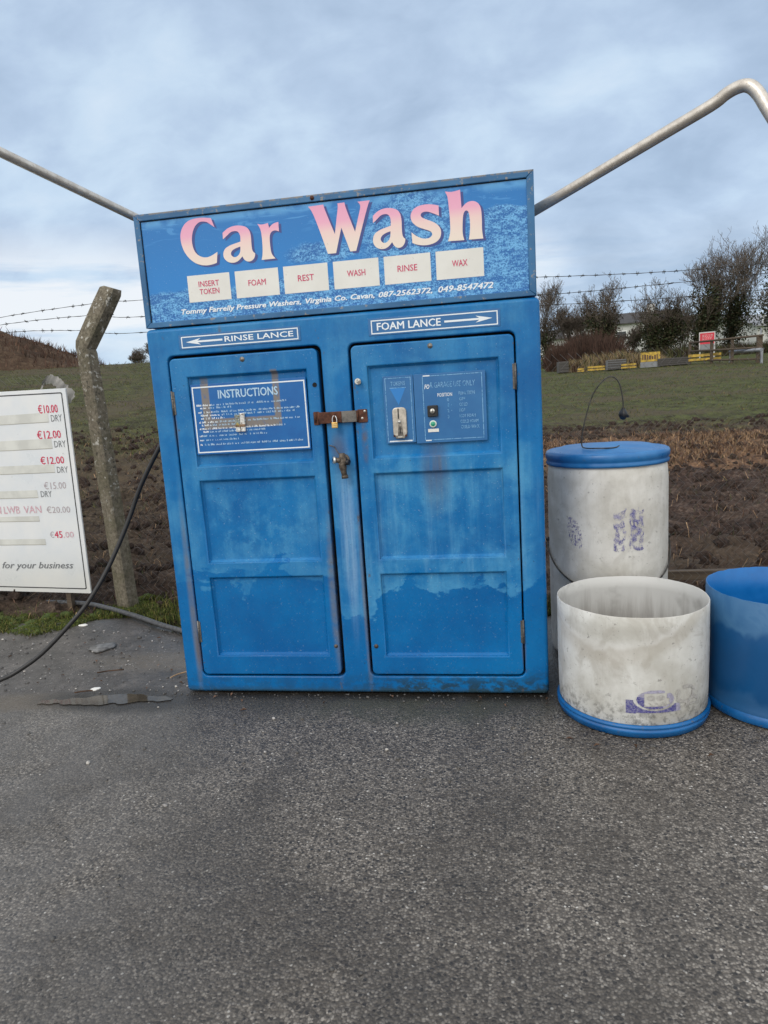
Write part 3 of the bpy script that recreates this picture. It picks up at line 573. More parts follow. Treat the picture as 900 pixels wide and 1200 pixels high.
# tap on the centre post
tv=MB(); c0=Vector((.004,0,1.115))
tv.lathe([(.0001,-.012),(.022,-.012),(.026,-.008),(.026,0)],(0,0,0),20); tv.v=[(v[0]+.004,v[2]+.001,v[1]+1.118) for v in tv.v]
tv.tube([(.004,-.010,1.118),(.004,-.052,1.116)],[.017,.019],14)
tv.tube([(.004,-.038,1.150),(.004,-.038,1.088),(.006,-.039,1.070),(.010,-.040,1.046)],[.013,.018,.013,.012],14)
tv.tube([(.010,-.040,1.052),(.011,-.040,1.038)],[.0155,.0155],6)
tv.tube([(.004,-.040,1.118),(-.026,-.052,1.122)],[.011,.012],12); tv.tube([(-.024,-.0515,1.122),(-.034,-.056,1.123)],[.016,.016],16,1); tv.tube([(-.0335,-.0555,1.123),(-.0345,-.0562,1.123)],[.008,.008],12,2)
tv.tube([(.018,-.040,1.112),(.036,-.046,1.108)],[.011,.013],12,2)
tv.tube(smoothpts([(-.010,-.030,1.145),(-.022,-.030,1.165),(-.034,-.012,1.178),(-.060,-.004,1.186)],5),.002,6)
tv.build('hose_tap',[M_valve,M_key,M_black],cab)

# lance signs on the body
def lance(txt,x0,x1,z0,z1,left):
    l=MB(); l.plate(rect(x0-.012,x1+.010,z0-.006,z1+.008),[],-.0025,0,.001,0,2)
    frame(l,x0,x1,z0,z1,.0045,-.0030,1); zc=(z0+z1)/2
    if left:
        l.text(txt,x0+.205,x1-.022,z0+.014,z1-.012,-.0030,1,off=.022)
        a0,a1=x0+.022,x0+.195; pts=[(a0,zc),(a0+.07,zc+.014),(a0+.055,zc+.004),(a1,zc+.004),(a1,zc-.004),(a0+.055,zc-.004),(a0+.07,zc-.014)]
    else:
        l.text(txt,x0+.025,x0+.300,z0+.014,z1-.012,-.0030,1,off=.022)
        a1,a0=x1-.022,x0+.315; pts=[(a1,zc),(a1-.07,zc-.014),(a1-.055,zc-.004),(a0,zc-.004),(a0,zc+.004),(a1-.055,zc+.004),(a1-.07,zc+.014)]
    l.poly([pts],-.0030,1)
    o=l.build('lance_sign',[M_plate2,M_whitetx],cab); o['label']=('rinse' if left else 'foam')+' lance sign with a long arrow'
lance('RINSE LANCE',-.705,-.160,1.656,1.706,True); lance('FOAM LANCE',.165,.703,1.651,1.709,False)

# ---- header sign
hd=MB(); X0,X1,Z0,Z1=-.869,.864,1.756,2.243; wbar=.027
inn=(X0+wbar,X1-wbar-.002,Z0+.023,Z1-.029)
def bar(mb,poly,yf,yb,m=0): mb.plate(poly,[],yf,yb,.003,m,2)
i0,i1,k0,k1=inn
bar(hd,[(X0,Z1),(i0+.0005,k1),(i1-.0005,k1),(X1,Z1)],.000,.035)
bar(hd,[(X0,Z0),(i0+.0005,k0),(i1-.0005,k0),(X1,Z0)],.000,.035)
bar(hd,[(X0,Z0+.001),(X0,Z1-.001),(i0,k1),(i0,k0)],.001,.035)
bar(hd,[(X1,Z0+.001),(X1,Z1-.001),(i1,k1),(i1,k0)],.001,.035)
hd.box(X0+.002,X1-.002,.036,.32,Z0+.003,Z1-.003,0)
hd.box(i0-.001,i0+.003,.006,.0085,k0,k1,1); hd.box(i0+.003,i1,.006,.0085,k1-.003,k1+.001,1)
hs=hd.build('sign_box',[M_frame,M_dark],cab,recalc=True)
screw(-.052,2.229,.009,hs,y=.000,m=M_rust,name='rivet')
ap=MB(); ap.quad((i0,.009,k0),(i1,.009,k0),(i1,.009,k1),(i0,.009,k1)); ap.build('artwork_panel',M_art,hs)
lt=MB()
for nm in ('C','a','r','W','a2','s','h'):
    L=GLYPHS[nm]; lt.poly([[(p[0]+.011,p[1]-.008) for p in q] for q in L],.0084,1); lt.poly(L,.0076,0)
lt.build('car_wash_lettering',[M_pink,M_shadow],hs)
bx=MB(); bw=.1975; xs=[-.650,-.4275,-.2065,.0155,.236,.456]
for x_,t_ in zip(xs,('INSERT|TOKEN','FOAM','REST','WASH','RINSE','WAX')):
    bx.poly([rect(x_,x_+bw,1.852,1.966)],.0082,0); c_=x_+bw/2
    if '|' in t_:
        a_,b_=t_.split('|'); bx.text(a_,c_-.048,c_+.048,1.915,1.939,.0074,1,off=.008); bx.text(b_,c_-.046,c_+.046,1.882,1.906,.0074,1,off=.008)
    else:
        hw={'FOAM':.040,'REST':.036,'WASH':.040,'RINSE':.042,'WAX':.032}[t_]; bx.text(t_,c_-hw,c_+hw,1.899,1.925,.0074,1,off=.008)
bx.build('programme_labels',[M_white,M_redtx],hs)
def contact(*a):
    tl=MB(); tl.text(*a,.0078,0,off=.030,shear=.25); tl.build('contact_lettering',[M_whitetx],hs)
contact('Tommy Farrelly Pressure Washers,',-.694,-.138,1.797,1.826)
contact('Virginia Co. Cavan,',-.118,.187,1.797,1.826)
contact('087-2562372,',.205,.435,1.799,1.825)
contact('049-8547472',.460,.690,1.801,1.826)

# ---- booms
b=MB()
b.tube([(-.58,.29,2.085)]+[(-.60,.29,2.087)]+[(-.956,.15,2.287),(-1.216,-.35,2.434),(-1.42,-.74,2.55),(-1.47,-.84,2.56),(-1.50,-.90,2.53),(-1.52,-.94,2.45)],.0195,16) if False else None
d0=Vector((-.956,.15,2.287)); d1=Vector((-1.216,-.35,2.434)); dd=(d1-d0)
P=[d0-dd*.45]+[d0+dd*k for k in (0,.5,1,1.5,1.9)]
e1=P[-1]; P+= [e1+Vector((-.03,-.06,.01)),e1+Vector((-.05,-.10,-.02)),e1+Vector((-.06,-.13,-.09)),e1+Vector((-.08,-.17,-.26))]
b.tube(smoothpts(P,5),.0195,16); q=P[0]; b.tube([q,(q.x+.10,.31,q.z-.12),(q.x+.20,.32,1.99)],.0185,12)
o=b.build('spray_boom',M_boom,cab); _c=MB(); _c.tube([d0-dd*.02+Vector((.066,.0,-.036)),d0+dd*.0+Vector((.04,0,-.022))],.030,18) if False else None
o['label']='long pale metal boom reaching left from behind the sign'
b=MB()
d0=Vector((.879,.15,2.122)); d1=Vector((1.505,-.278,2.328)); dd=d1-d0
P=[d0-dd*.35]+[d0+dd*k for k in (0,.25,.5,.75,.93)]
P+=[Vector((1.500,-.274,2.3345)),Vector((1.530,-.297,2.3425)),Vector((1.556,-.318,2.336)),Vector((1.580,-.335,2.305)),Vector((1.612,-.358,2.232)),Vector((1.72,-.44,1.98))]
b.tube(smoothpts(P,5),.0212,16); o=b.build('spray_boom',M_boom,cab); o['label']='bent metal boom rising right from behind the sign'

# ---- padlock (hangs on the hasp)
pl=thing('padlock','small brass padlock hanging on the rusty hasp between the doors','padlock',(-.018,-.035,1.283))
p=MB(); p.bbox(-.032,-.005,-.041,-.029,1.262,1.287,.002,0); p.box(-.030,-.007,-.0418,-.0412,1.268,1.271,1); p.box(-.030,-.007,-.0418,-.0412,1.276,1.279,1); p.build('lock_body',[M_brass,simple('brass_worn',(.75,.55,.28),.3,.8)],pl)
p=MB(); p.tube(smoothpts([(-.028,-.035,1.286),(-.028,-.035,1.300),(-.0245,-.035,1.311),(-.0185,-.035,1.316),(-.0125,-.035,1.311),(-.009,-.035,1.300),(-.009,-.035,1.286)],5),.0028,8); p.build('shackle',M_chrome,pl)

# ------------------------------------------------------------------ DRUMS
def drummat(name,base,kind):
    n=N(name,.45,.4); tc=n.node('ShaderNodeTexCoord').outputs['Object']; x,y,z=n.xyz(tc)
    a=n.mt('ARCTAN2',y,x)
    cyl=n.comb(n.mul(a,.3),0.,z)
    v=n.noise(n.sc(cyl,(5,1,3.4)),scale=1.7,detail=8,rough=.66,dist=.8)
    st=n.noise(n.sc(cyl,(40,1,3)),scale=1,detail=4,rough=.6)
    f=n.noise(tc,scale=38,detail=6,rough=.7); b=n.noise(tc,scale=4.5,detail=5,rough=.6)
    c=n.mix(n.ss(b,.35,.70),base,tuple(q*.70*k for q,k in zip(base,(1,.98,.93))))
    c=n.mix(n.mul(n.ss(st,.5,.75),.16),c,(.30,.29,.25))
    c=n.mix(n.mul(n.ss(v,.47,.64),.30 if kind!='tub' else .50),c,(.37,.35,.31))
    if kind=='tub':
        # broad brushed smear curving over the side
        arc=n.sub(n.add(z,n.mul(v,.10)),n.add(.40,n.mul(n.mt('POWER',n.mt('ABSOLUTE',n.add(a,2.05)),2.),.10)))
        sm=n.mul(n.ss(arc,-.075,-.03),n.ss(arc,.0,.03,1.,0.)); c=n.mix(n.mul(sm,.30),c,(.38,.34,.28))
        sm2=n.mul(n.ss(arc,.0,.02),n.ss(arc,.02,.05,1.,0.)); c=n.mix(n.mul(sm2,.3),c,(.72,.72,.71))
        low=n.mul(n.ss(z,.05,.20,1.,0.),n.ss(f,.46,.60)); c=n.mix(n.mul(low,.65),c,(.12,.12,.11))
        vs=n.mul(n.ss(st,.64,.72),n.ss(z,.05,.16,.5,0.)); c=n.mix(vs,c,(.10,.10,.10))
    c=n.mix(n.mul(n.ss(f,.60,.70),.6),c,(.12,.11,.10))
    c=n.mix(n.mul(n.ss(n.noise(tc,scale=120,detail=2),.70,.74),.5),c,(.08,.08,.08))
    n.set('Base Color',c); n.set('Roughness',n.ss(b,.3,.7,.32,.6)); n.set('Normal',n.bump(n.add(n.mul(f,.25),b),.18,.006)); return n.m
M_drum=drummat('drum_white',(.69,.68,.64),'drum'); M_tub=drummat('tub_white',(.66,.665,.64),'tub')
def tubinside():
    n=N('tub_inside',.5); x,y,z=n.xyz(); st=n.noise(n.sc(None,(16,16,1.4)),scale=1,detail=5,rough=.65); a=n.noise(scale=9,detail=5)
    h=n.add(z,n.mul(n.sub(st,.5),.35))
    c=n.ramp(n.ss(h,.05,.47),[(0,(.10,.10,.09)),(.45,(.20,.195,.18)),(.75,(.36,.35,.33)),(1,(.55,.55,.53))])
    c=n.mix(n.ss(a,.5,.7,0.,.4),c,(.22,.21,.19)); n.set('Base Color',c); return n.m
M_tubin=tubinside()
def bluep(name,c1,c2,dirt=.3):
    n=N(name,.32,.5); a=n.noise(scale=5,detail=5,rough=.6); b=n.noise(scale=50,detail=5,rough=.7)
    c=n.mix(n.ss(a,.35,.65),c1,c2); c=n.mix(n.mul(n.ss(b,.60,.70),dirt),c,(.10,.11,.12)); n.set('Base Color',c)
    n.set('Roughness',n.ss(a,.3,.7,.25,.5)); return n.m
M_lid=bluep('lid_blue',(.008,.125,.36),(.035,.19,.45),.35); M_band=bluep('band_blue',(.004,.085,.27),(.008,.13,.37),.7)
def bluetub():
    n=N('blue_tub',.30,.5); tc=n.node('ShaderNodeTexCoord').outputs['Object']; x,y,z=n.xyz(tc)
    a=n.noise(tc,scale=7,detail=5,rough=.55,dist=.5); d=n.noise(tc,scale=40,detail=5,rough=.7); b=n.noise(n.sc(tc,(2,2,1)),scale=3,detail=3)
    lim=n.add(n.add(.02,n.mul(b,.30)),n.mul(a,.30)); up_=n.ss(n.sub(z,lim),-.02,.05)
    chalk=n.mix(n.ss(a,.3,.7),(.020,.105,.25),(.055,.165,.32)); deep=n.mix(a,(.002,.055,.17),(.003,.080,.235))
    c=n.mix(up_,deep,chalk); lo=n.mul(n.ss(n.sub(z,n.add(.03,n.mul(a,.14))),-.015,.03,1.,0.),.5); c=n.mix(lo,c,(.04,.13,.28))
    pt=n.mul(n.ss(a,.54,.58),up_); c=n.mix(n.mul(pt,.55),c,(.02,.11,.26))
    n.set('Base Color',c); n.set('Roughness',n.ss(up_,0.,1.,.28,.55)); n.set('Normal',n.bump(d,.08,.002)); return n.m
M_bt=bluetub(); M_btin=bluep('blue_tub_inside',(.002,.115,.36),(.003,.15,.44),.1)
M_wire=rustm('dark_wire',(.03,.028,.026),(.085,.08,.072),.5,.5)
M_purple=N('purple_print',.45); 
_a=M_purple.noise(scale=140,detail=4,rough=.8); M_purple.set('Base Color',M_purple.mix(M_purple.ss(_a,.40,.62),(.055,.05,.23),(.22,.22,.34))); M_purple=M_purple.m
M_purplef=simple('purple_print_faint',(.33,.32,.42),.45,var=.2,scale=90)
M_printgrey=simple('grey_print_faint',(.40,.39,.37),.45,var=.15,scale=90)

def cells(mb,C,rad,a0,a1,z0,z1,fn,st=.0022,m=0,off=.0012):
    """raster of small patches wrapped on a drum where fn(u,v) says so: u,v 0..1; fn returns a material index or None"""
    n=max(2,int(rad*(a1-a0)/st)); k=max(2,int((z1-z0)/st)); r=rad+off
    for i in range(n):
        for j in range(k):
            mi=fn((i+.5)/n,(j+.5)/k)
            if mi is None: continue
            A=a0+(a1-a0)*i/n; B=a0+(a1-a0)*(i+1)/n; za=z0+(z1-z0)*j/k; zb=z0+(z1-z0)*(j+1)/k
            q=[(C[0]+r*math.cos(t_),C[1]+r*math.sin(t_),zz_) for t_,zz_ in ((A,za),(B,za),(B,zb),(A,zb))]
            mb.quad(*q,m=mi)
# front cut tub
CF=(1.215,-.085); RF=.303
tub=thing('cut_drum','open white cut-down drum with blue base ring and purple mark, foremost on the tarmac','drum',(CF[0],CF[1],0))
def wobble(p,a): 
    p=p.copy(); p.z+= .0015*math.sin(2*a+.6)+.0008*math.sin(7*a) +.0012*mn.noise(Vector((a*14,0,0))) if p.z>.4 else 0; return p
t=MB(); t.lathe([(RF-.012,.046),(RF-.003,.060),(RF-.001,.15),(RF+.001,.30),(RF,.44),(RF,.493),(RF-.0025,.4955)],(CF[0],CF[1],0),128,0,warp=wobble)
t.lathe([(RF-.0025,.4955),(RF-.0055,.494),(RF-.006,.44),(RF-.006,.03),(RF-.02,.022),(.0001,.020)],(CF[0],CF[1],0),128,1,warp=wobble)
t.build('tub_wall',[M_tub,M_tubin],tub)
t=MB(); t.lathe([(RF-.025,.004),(RF+.000,.006),(RF+.001,.018),(RF+.006,.024),(RF+.007,.034),(RF+.002,.037),(RF+.001,.040),(RF+.007,.043),(RF+.008,.050),(RF+.003,.055),(RF-.003,.0565)],(CF[0],CF[1],0),128)
t.lathe([(.0001,.003),(RF-.025,.004)],(CF[0],CF[1],0),64); t.build('base_ring',M_band,tub)
t=MB()
def inel(u,v,cx,cy,rx,ry): return ((u-cx)/rx)**2+((v-cy)/ry)**2
rc=random.Random(5)
def mark(u,v):
    nz=mn.noise(Vector((u*9,v*5,3.)));
    e1_=inel(u,v,.36,.55,.26,.42)
    e2_=inel(u,v,.77,.62,.15,.36)
    if e1_<.80:
        if inel(u,v,.30,.62,.05,.10)<1 or inel(u,v,.42,.62,.05,.10)<1: return 2
        if abs(u-.36)<.14 and .28<v<.80: return None if (int(u*60)+int(v*22))%5 or v>.45 else 2
        if u>.45: return 1 if nz>-.15 else None
        return 0 if v<.62+nz*.2 else 1
    if e1_<1.12: return None
    if e2_<1.15 and e2_>.45: return 2 if nz>-.2 else None
    if e2_<1.15: return None
    if v<.30+.08*u and u<.70+nz*.1 and v>.04: return 0 if u<.62 else 1
    if u<.12 and v<.52: return 0
    if v<.42 and v>.14 and u>.7: return 2 if nz>-.1 else None
    return None
cells(t,CF,RF+.0005,-1.82,-.80,.108,.212,lambda u,v: mark(u,v) if rc.random()>.05 else None,.0017)
t.build('printed_mark',[M_purple,M_purplef,M_printgrey],tub)
# back drum
CB=(1.222,.586); RB=.287
dr_=thing('plastic_drum','tall white plastic drum with a blue lid, standing behind the open white one','drum',(CB[0],CB[1],0))
t=MB(); t.lathe([(.0001,.004),(RB-.03,.004),(RB-.008,.015),(RB,.04),(RB+.002,.3),(RB+.004,.6),(RB+.004,.92),(RB-.001,.975),(RB-.010,.995),(RB-.012,1.025)],(CB[0],CB[1],0),128)
t.build('drum_wall',M_drum,dr_)
t=MB(); RL=.2955
def lidwarp(p,a):
    p=p.copy(); r=math.hypot(p.x,p.y)
    if p.z>1.055 and r<.27:
        g=math.exp(-((p.x-.09)**2/.012+(p.y+.12)**2/.0035)); p.z-=.014*g
        p.z+=.004*math.sin(3*a)*r/.27
    return p
t.lathe([(RL-.012,.988),(RL-.002,.990),(RL+.001,1.000),(RL-.003,1.008),(RL-.003,1.016),(RL+.002,1.021),(RL+.003,1.042),(RL-.003,1.054),(RL-.014,1.059),(RL-.022,1.055)]+[(r_,1.055+ .020*(1-(r_/.27)**2)*1.2+(0.006 if r_<.25 else 0)) for r_ in (.26,.25,.22,.18,.14,.10,.06,.03,.0001)],(CB[0],CB[1],0),128,warp=lidwarp)
t.build('lid',M_lid,dr_)
t=MB()
cols_=[(.25,.5),(.62,.62)]
def lab(u,v):
    v=v+.03*math.sin(u*9); u=u+.03*math.sin(v*11)
    n_=.8*mn.noise(Vector((u*7,v*9,0)))+.55*mn.noise(Vector((u*34,v*30,5)))+.4*mn.noise(Vector((u*90,v*90,1)))
    m_=(.0<u<.36 or .52<u<1.0) and .03<v<.95
    if not m_: return 1 if n_>.55 else None
    if inel(u,v,.66,.62,.13,.09)<1.0: return 0 if inel(u,v,.60,.62,.04,.05)>1 and inel(u,v,.73,.62,.04,.05)>1 and n_>-.5 else None
    edge_=min(u,1-u,v,1-v)
    if n_>.30+(.3 if u<.36 and v>.75 else 0): return 0
    return 1 if n_>.0 else None
cells(t,CB,RB+.004,-1.62,-1.12,.59,.80,lab,.0019,off=.0014)
def lab2(u,v):
    n_=mn.noise(Vector((u*10+7,v*12,2)))+.6*mn.noise(Vector((u*30,v*30,9)))
    return (0 if n_>.42 else 1) if n_>.12 and inel(u,v,.5-.2*(v-.5)*2,.5,.45,.55)<1 else None
cells(t,CB,RB+.004,-2.40,-2.12,.60,.75,lab2,.0019,off=.0014)
t.build('worn_label',[M_purple,M_purplef],dr_)
t=MB(); bp=[]
for k in range(33):
    a_=PI+ (PI)*k/32; s_=math.sin(PI*k/32)
    rr_=RB+.012+.004*s_
    bp.append((CB[0]+rr_*math.cos(a_),CB[1]+rr_*math.sin(a_)*1.0,.60-.215*s_**.8))
t.tube(bp,.0042,8)
for sx in (-1,1): t.tube([(CB[0]+sx*(RB+.002),CB[1],.60),(CB[0]+sx*(RB+.020),CB[1],.60)],.010,10)
t.build('wire_bail',M_wire,dr_)
# bent wire standing on lid
hk=thing('bent_wire','bent black wire hook with a dark knob, standing on the blue drum lid','wire',(1.17,.47,1.07))
t=MB(); t.tube(smoothpts([(1.262,.455,1.078),(1.225,.385,1.076),(1.150,.375,1.078),(1.100,.42,1.078),(1.090,.47,1.088),(1.094,.48,1.14),(1.112,.49,1.22),(1.150,.50,1.33),(1.200,.50,1.395),(1.240,.50,1.408),(1.272,.50,1.375),(1.288,.50,1.30),(1.290,.50,1.240)],6),.0032,8); t.build('wire',M_wire,hk)
t=MB()
t.lathe([(.0001,-.026),(.012,-.022),(.020,-.008),(.018,.008),(.010,.018),(.006,.026)],(1.290,.50,1.228),14,warp=lambda p,a:p*(1+.15*math.sin(3*a))); t.tube([(1.29,.50,1.235),(1.315,.495,1.212)],[.010,.006],8); t.build('knob',M_black,hk)
# blue tub
CBL=(1.841,-.033); RU=.303
bt=thing('cut_drum','open blue cut-down drum at the right edge beside the open white one','drum',(CBL[0],CBL[1],0))
def wob2(p,a):
    p=p.copy()
    if p.z>.4: p.z+=.003*math.sin(2*a+2)+.001*math.sin(5*a)+.0035*mn.noise(Vector((a*9,1,0)))+.0015*mn.noise(Vector((a*30,5,0)))
    return p
t=MB(); t.lathe([(RU-.03,.004),(RU-.004,.010),(RU,.03),(RU,.06),(RU-.003,.07),(RU,.09),(RU+.001,.3),(RU,.510),(RU-.002,.5125)],(CBL[0],CBL[1],0),128,0,warp=wob2)
t.lathe([(RU-.002,.5125),(RU-.0055,.511),(RU-.006,.4),(RU-.006,.02),(.0001,.018)],(CBL[0],CBL[1],0),128,1,warp=wob2)
t.lathe([(.0001,.003),(RU-.03,.004)],(CBL[0],CBL[1],0),64,0)
bo=t.build('tub_wall',[M_bt,M_btin],bt)
t=MB(); t.lathe([(RU+.001,.006),(RU+.007,.012),(RU+.007,.040),(RU+.001,.046)],(CBL[0],CBL[1],0),96); t.build('base_ring',M_band,bt)

# ------------------------------------------------------------------ GROUND
def tz(x,y): # height of the field behind the yard
    dx,dy=x-CAM.x,y-CAM.y; d=math.hypot(dx,dy); az_=math.degrees(math.atan2(dx,dy))
    k=min(1,max(0,(az_+27)/31.)); k=k*k*(3-2*k)
    if abs(az_)>70: k=1-min(1,(abs(az_)-70)/40)
    s1=.128*(1-k)+.068*k
    if az_>70 or az_<-70: s1*=max(0,1-(abs(az_)-70)/60)
    t_=max(0,d-5.4)
    z=s1*min(t_,27)
    z+= (.05 if k>.5 else .045)*max(0,min(t_,110)-27)*(1 if abs(az_)<80 else 0)
    z-= .10*math.exp(-((d-4.6)/.6)**2)
    return z
def lumps(x,y,d):
    amp=.055*min(1,max(.0,(d-4.2)/.8)); far=max(.25,1-max(0,d-11)/12)
    v=Vector((x,y,0))
    a_=mn.fractal(v*2.2,1.,2.,4); b_=mn.ridged_multi_fractal(v*5.5,1.,2.1,3,1.,2.) if d<17 else 0.
    c_=mn.noise(v*14) if d<12 else 0.
    return amp*far*(a_*1.1+(b_-1.0)*.55+c_*.35)
def field():
    me_v=[];me_f=[]
    rs=[];r=3.4
    while r<900:
        rs.append(r); r*= 1.0058 if r<14 else (1.013 if r<40 else 1.06)
    azs=[]; a_=-180.
    while a_<180:
        azs.append(a_); a_+= .19 if -46<a_<30 else (.19+.25*min(10,(abs(a_+8)-38)*.25))
    azs.append(180.)
    n=len(azs)
    for r in rs:
        for z_ in azs:
            t_=R(z_); x=CAM.x+r*math.sin(t_); y=CAM.y+r*math.cos(t_)
            h=tz(x,y)+(lumps(x,y,r) if (-50<z_<34 and y>.9) else 0)
            # keep it below the yard surface
            e_=yard_edge(x)
            if y<e_+.35: 
                k=min(1,max(0,(e_+.35-y)/.45)); h=h*(1-k)+(-.045)*k
            me_v.append((x,y,h-.012))
    for i in range(len(rs)-1):
        for j in range(n-1):
            a0=i*n+j; me_f.append((a0,a0+1,a0+n+1,a0+n))
    b0=len(me_v); me_v.append((CAM.x,CAM.y,-.06))
    for j in range(n-1): me_f.append((b0,j+1,j))
    me=bpy.data.meshes.new('field'); me.from_pydata(me_v,[],me_f)
    me.polygons.foreach_set('use_smooth',[True]*len(me_f)); me.update()
    o=bpy.data.objects.new('field',me); COL.objects.link(o); o['kind']='structure'; return o
EDGE=[(-60,1.6),(-6,1.25),(-3.2,.98),(-2.66,.95),(-2.32,.86),(-2.16,1.02),(-2.05,1.24),(-1.85,1.27),(-1.6,1.10),(-1.32,.95),(-.9,1.0),(0,1.15),(.9,1.22),(1.6,1.3),(3,1.4),(8,1.5),(60,2)]
def yard_edge(x):
    if x<=EDGE[0][0]: return EDGE[0][1]
    for (a,b),(c,d) in zip(EDGE,EDGE[1:]):
        if x<=c: 
            t_=(x-a)/(c-a); return b+(d-b)*t_
    return EDGE[-1][1]
fo=field()
def fieldmat():
    n=N('field_soil_and_grass',.95,.15); x,y,z=n.xyz()
    dx=n.sub(x,CAM.x); dy=n.sub(y,CAM.y); d=n.mt('SQRT',n.add(n.mul(dx,dx),n.mul(dy,dy)))
    f=n.noise(scale=26,detail=6,rough=.7); g=n.noise(scale=3.2,detail=6,rough=.65); h=n.noise(n.sc(None,(.35,1,1)),scale=.9,detail=5,rough=.6)
    az_=n.mt('ARCTAN2',dx,dy)
    soil=n.ramp(n.add(n.mul(f,.6),n.mul(g,.4)),[(.36,(.008,.006,.005)),(.46,(.032,.021,.017)),(.55,(.068,.046,.037)),(.68,(.17,.125,.10))])
    gr=n.ramp(n.add(n.mul(f,.6),n.mul(g,.4)),[(.3,(.020,.025,.010)),(.46,(.052,.062,.022)),(.58,(.095,.105,.038)),(.7,(.17,.155,.08))])
    st=n.ramp(n.noise(n.sc(None,(1,2.2,1)),scale=16,detail=6,rough=.75),[(.3,(.06,.034,.022)),(.5,(.17,.098,.058)),(.7,(.33,.215,.13))])
    dd=n.add(d,n.mul(n.sub(h,.5),5.)); dd=n.add(dd,n.mul(n.sub(g,.5),3.))
    right=n.ss(az_,-.05,.05)
    gm=n.mix(right,n.comb(*[n.ss(dd,6.5,15.,0.05,.85)]*3),n.comb(*[n.ss(dd,12.0,15.)]*3))
    gv=n.xyz(gm)[0]
    gv=n.mul(gv,n.ss(n.add(n.mul(g,.6),n.mul(f,.4)),.36,.56,.30,1.))
    c=n.mix(gv,soil,gr)
    sm=n.mul(n.mul(n.ss(dd,9.0,9.9),n.ss(dd,11.4,12.6,1.,0.)),n.mul(right,n.ss(g,.3,.55,.35,.95))); c=n.mix(sm,c,st)
    # brown patches further off on the left slope
    hb=n.noise(n.sc(None,(.5,1,1)),scale=.45,detail=6,rough=.65); pm=n.mul(n.ss(hb,.46,.60),.65); c=n.mix(n.mul(pm,n.ss(d,34.,30.,0.,1.)),c,n.mix(f,(.040,.030,.022),(.13,.10,.07)))
    farg=n.mul(n.ss(d,36.,50.),.9); c=n.mix(farg,c,n.mix(g,(.06,.10,.02),(.13,.19,.05)))
    pebb=n.ss(n.vor(scale=9,out='Distance'),.035,.05,1.,0.); c=n.mix(n.mul(pebb,.7),c,(.4,.37,.33))
    n.set('Base Color',c); n.set('Normal',n.bump(f,.6,.03)); return n.m
fo.data.materials.append(fieldmat())

# mound on the left
def mound():
    m=MB(); nx,ny=110,50; b=[]
    for j in range(ny+1):
        for i in range(nx+1):
            az_=R(-62+31.5*i/nx); d=31+22*j/ny
            x=CAM.x+d*math.sin(az_); y=CAM.y+d*math.cos(az_)
            u=i/nx; v=j/ny
            top=3.5*(min(1,max(0,(1-u)/.42))**.85)+.0
            h=top*math.sin(PI*min(1,v*1.0))**.7 if 0<v<1 else 0
            q=Vector((x,y,0)); h+= (mn.fractal(q*.5,1,2,4)*.35+mn.noise(q*2.)*.12)*min(1,h)
            b.append((x,y,tz(x,y)-.15+max(0,h)))
    m.addv(b)
    for j in range(ny):
        for i in range(nx):
            a0=j*(nx+1)+i; m.face((a0,a0+1,a0+nx+2,a0+nx+1),0,True)
    n=N('mound_scrub',1.,.1); f=n.noise(scale=5,detail=7,rough=.75); g=n.noise(scale=.7,detail=4)
    c=n.ramp(n.add(n.mul(f,.65),n.mul(g,.35)),[(.32,(.022,.016,.011)),(.5,(.070,.046,.032)),(.62,(.115,.082,.055)),(.75,(.09,.095,.045))])
    n.set('Base Color',c); n.set('Normal',n.bump(f,.8,.1))
    o=m.build('hill',n.m); o['kind']='structure'; return o
mound()

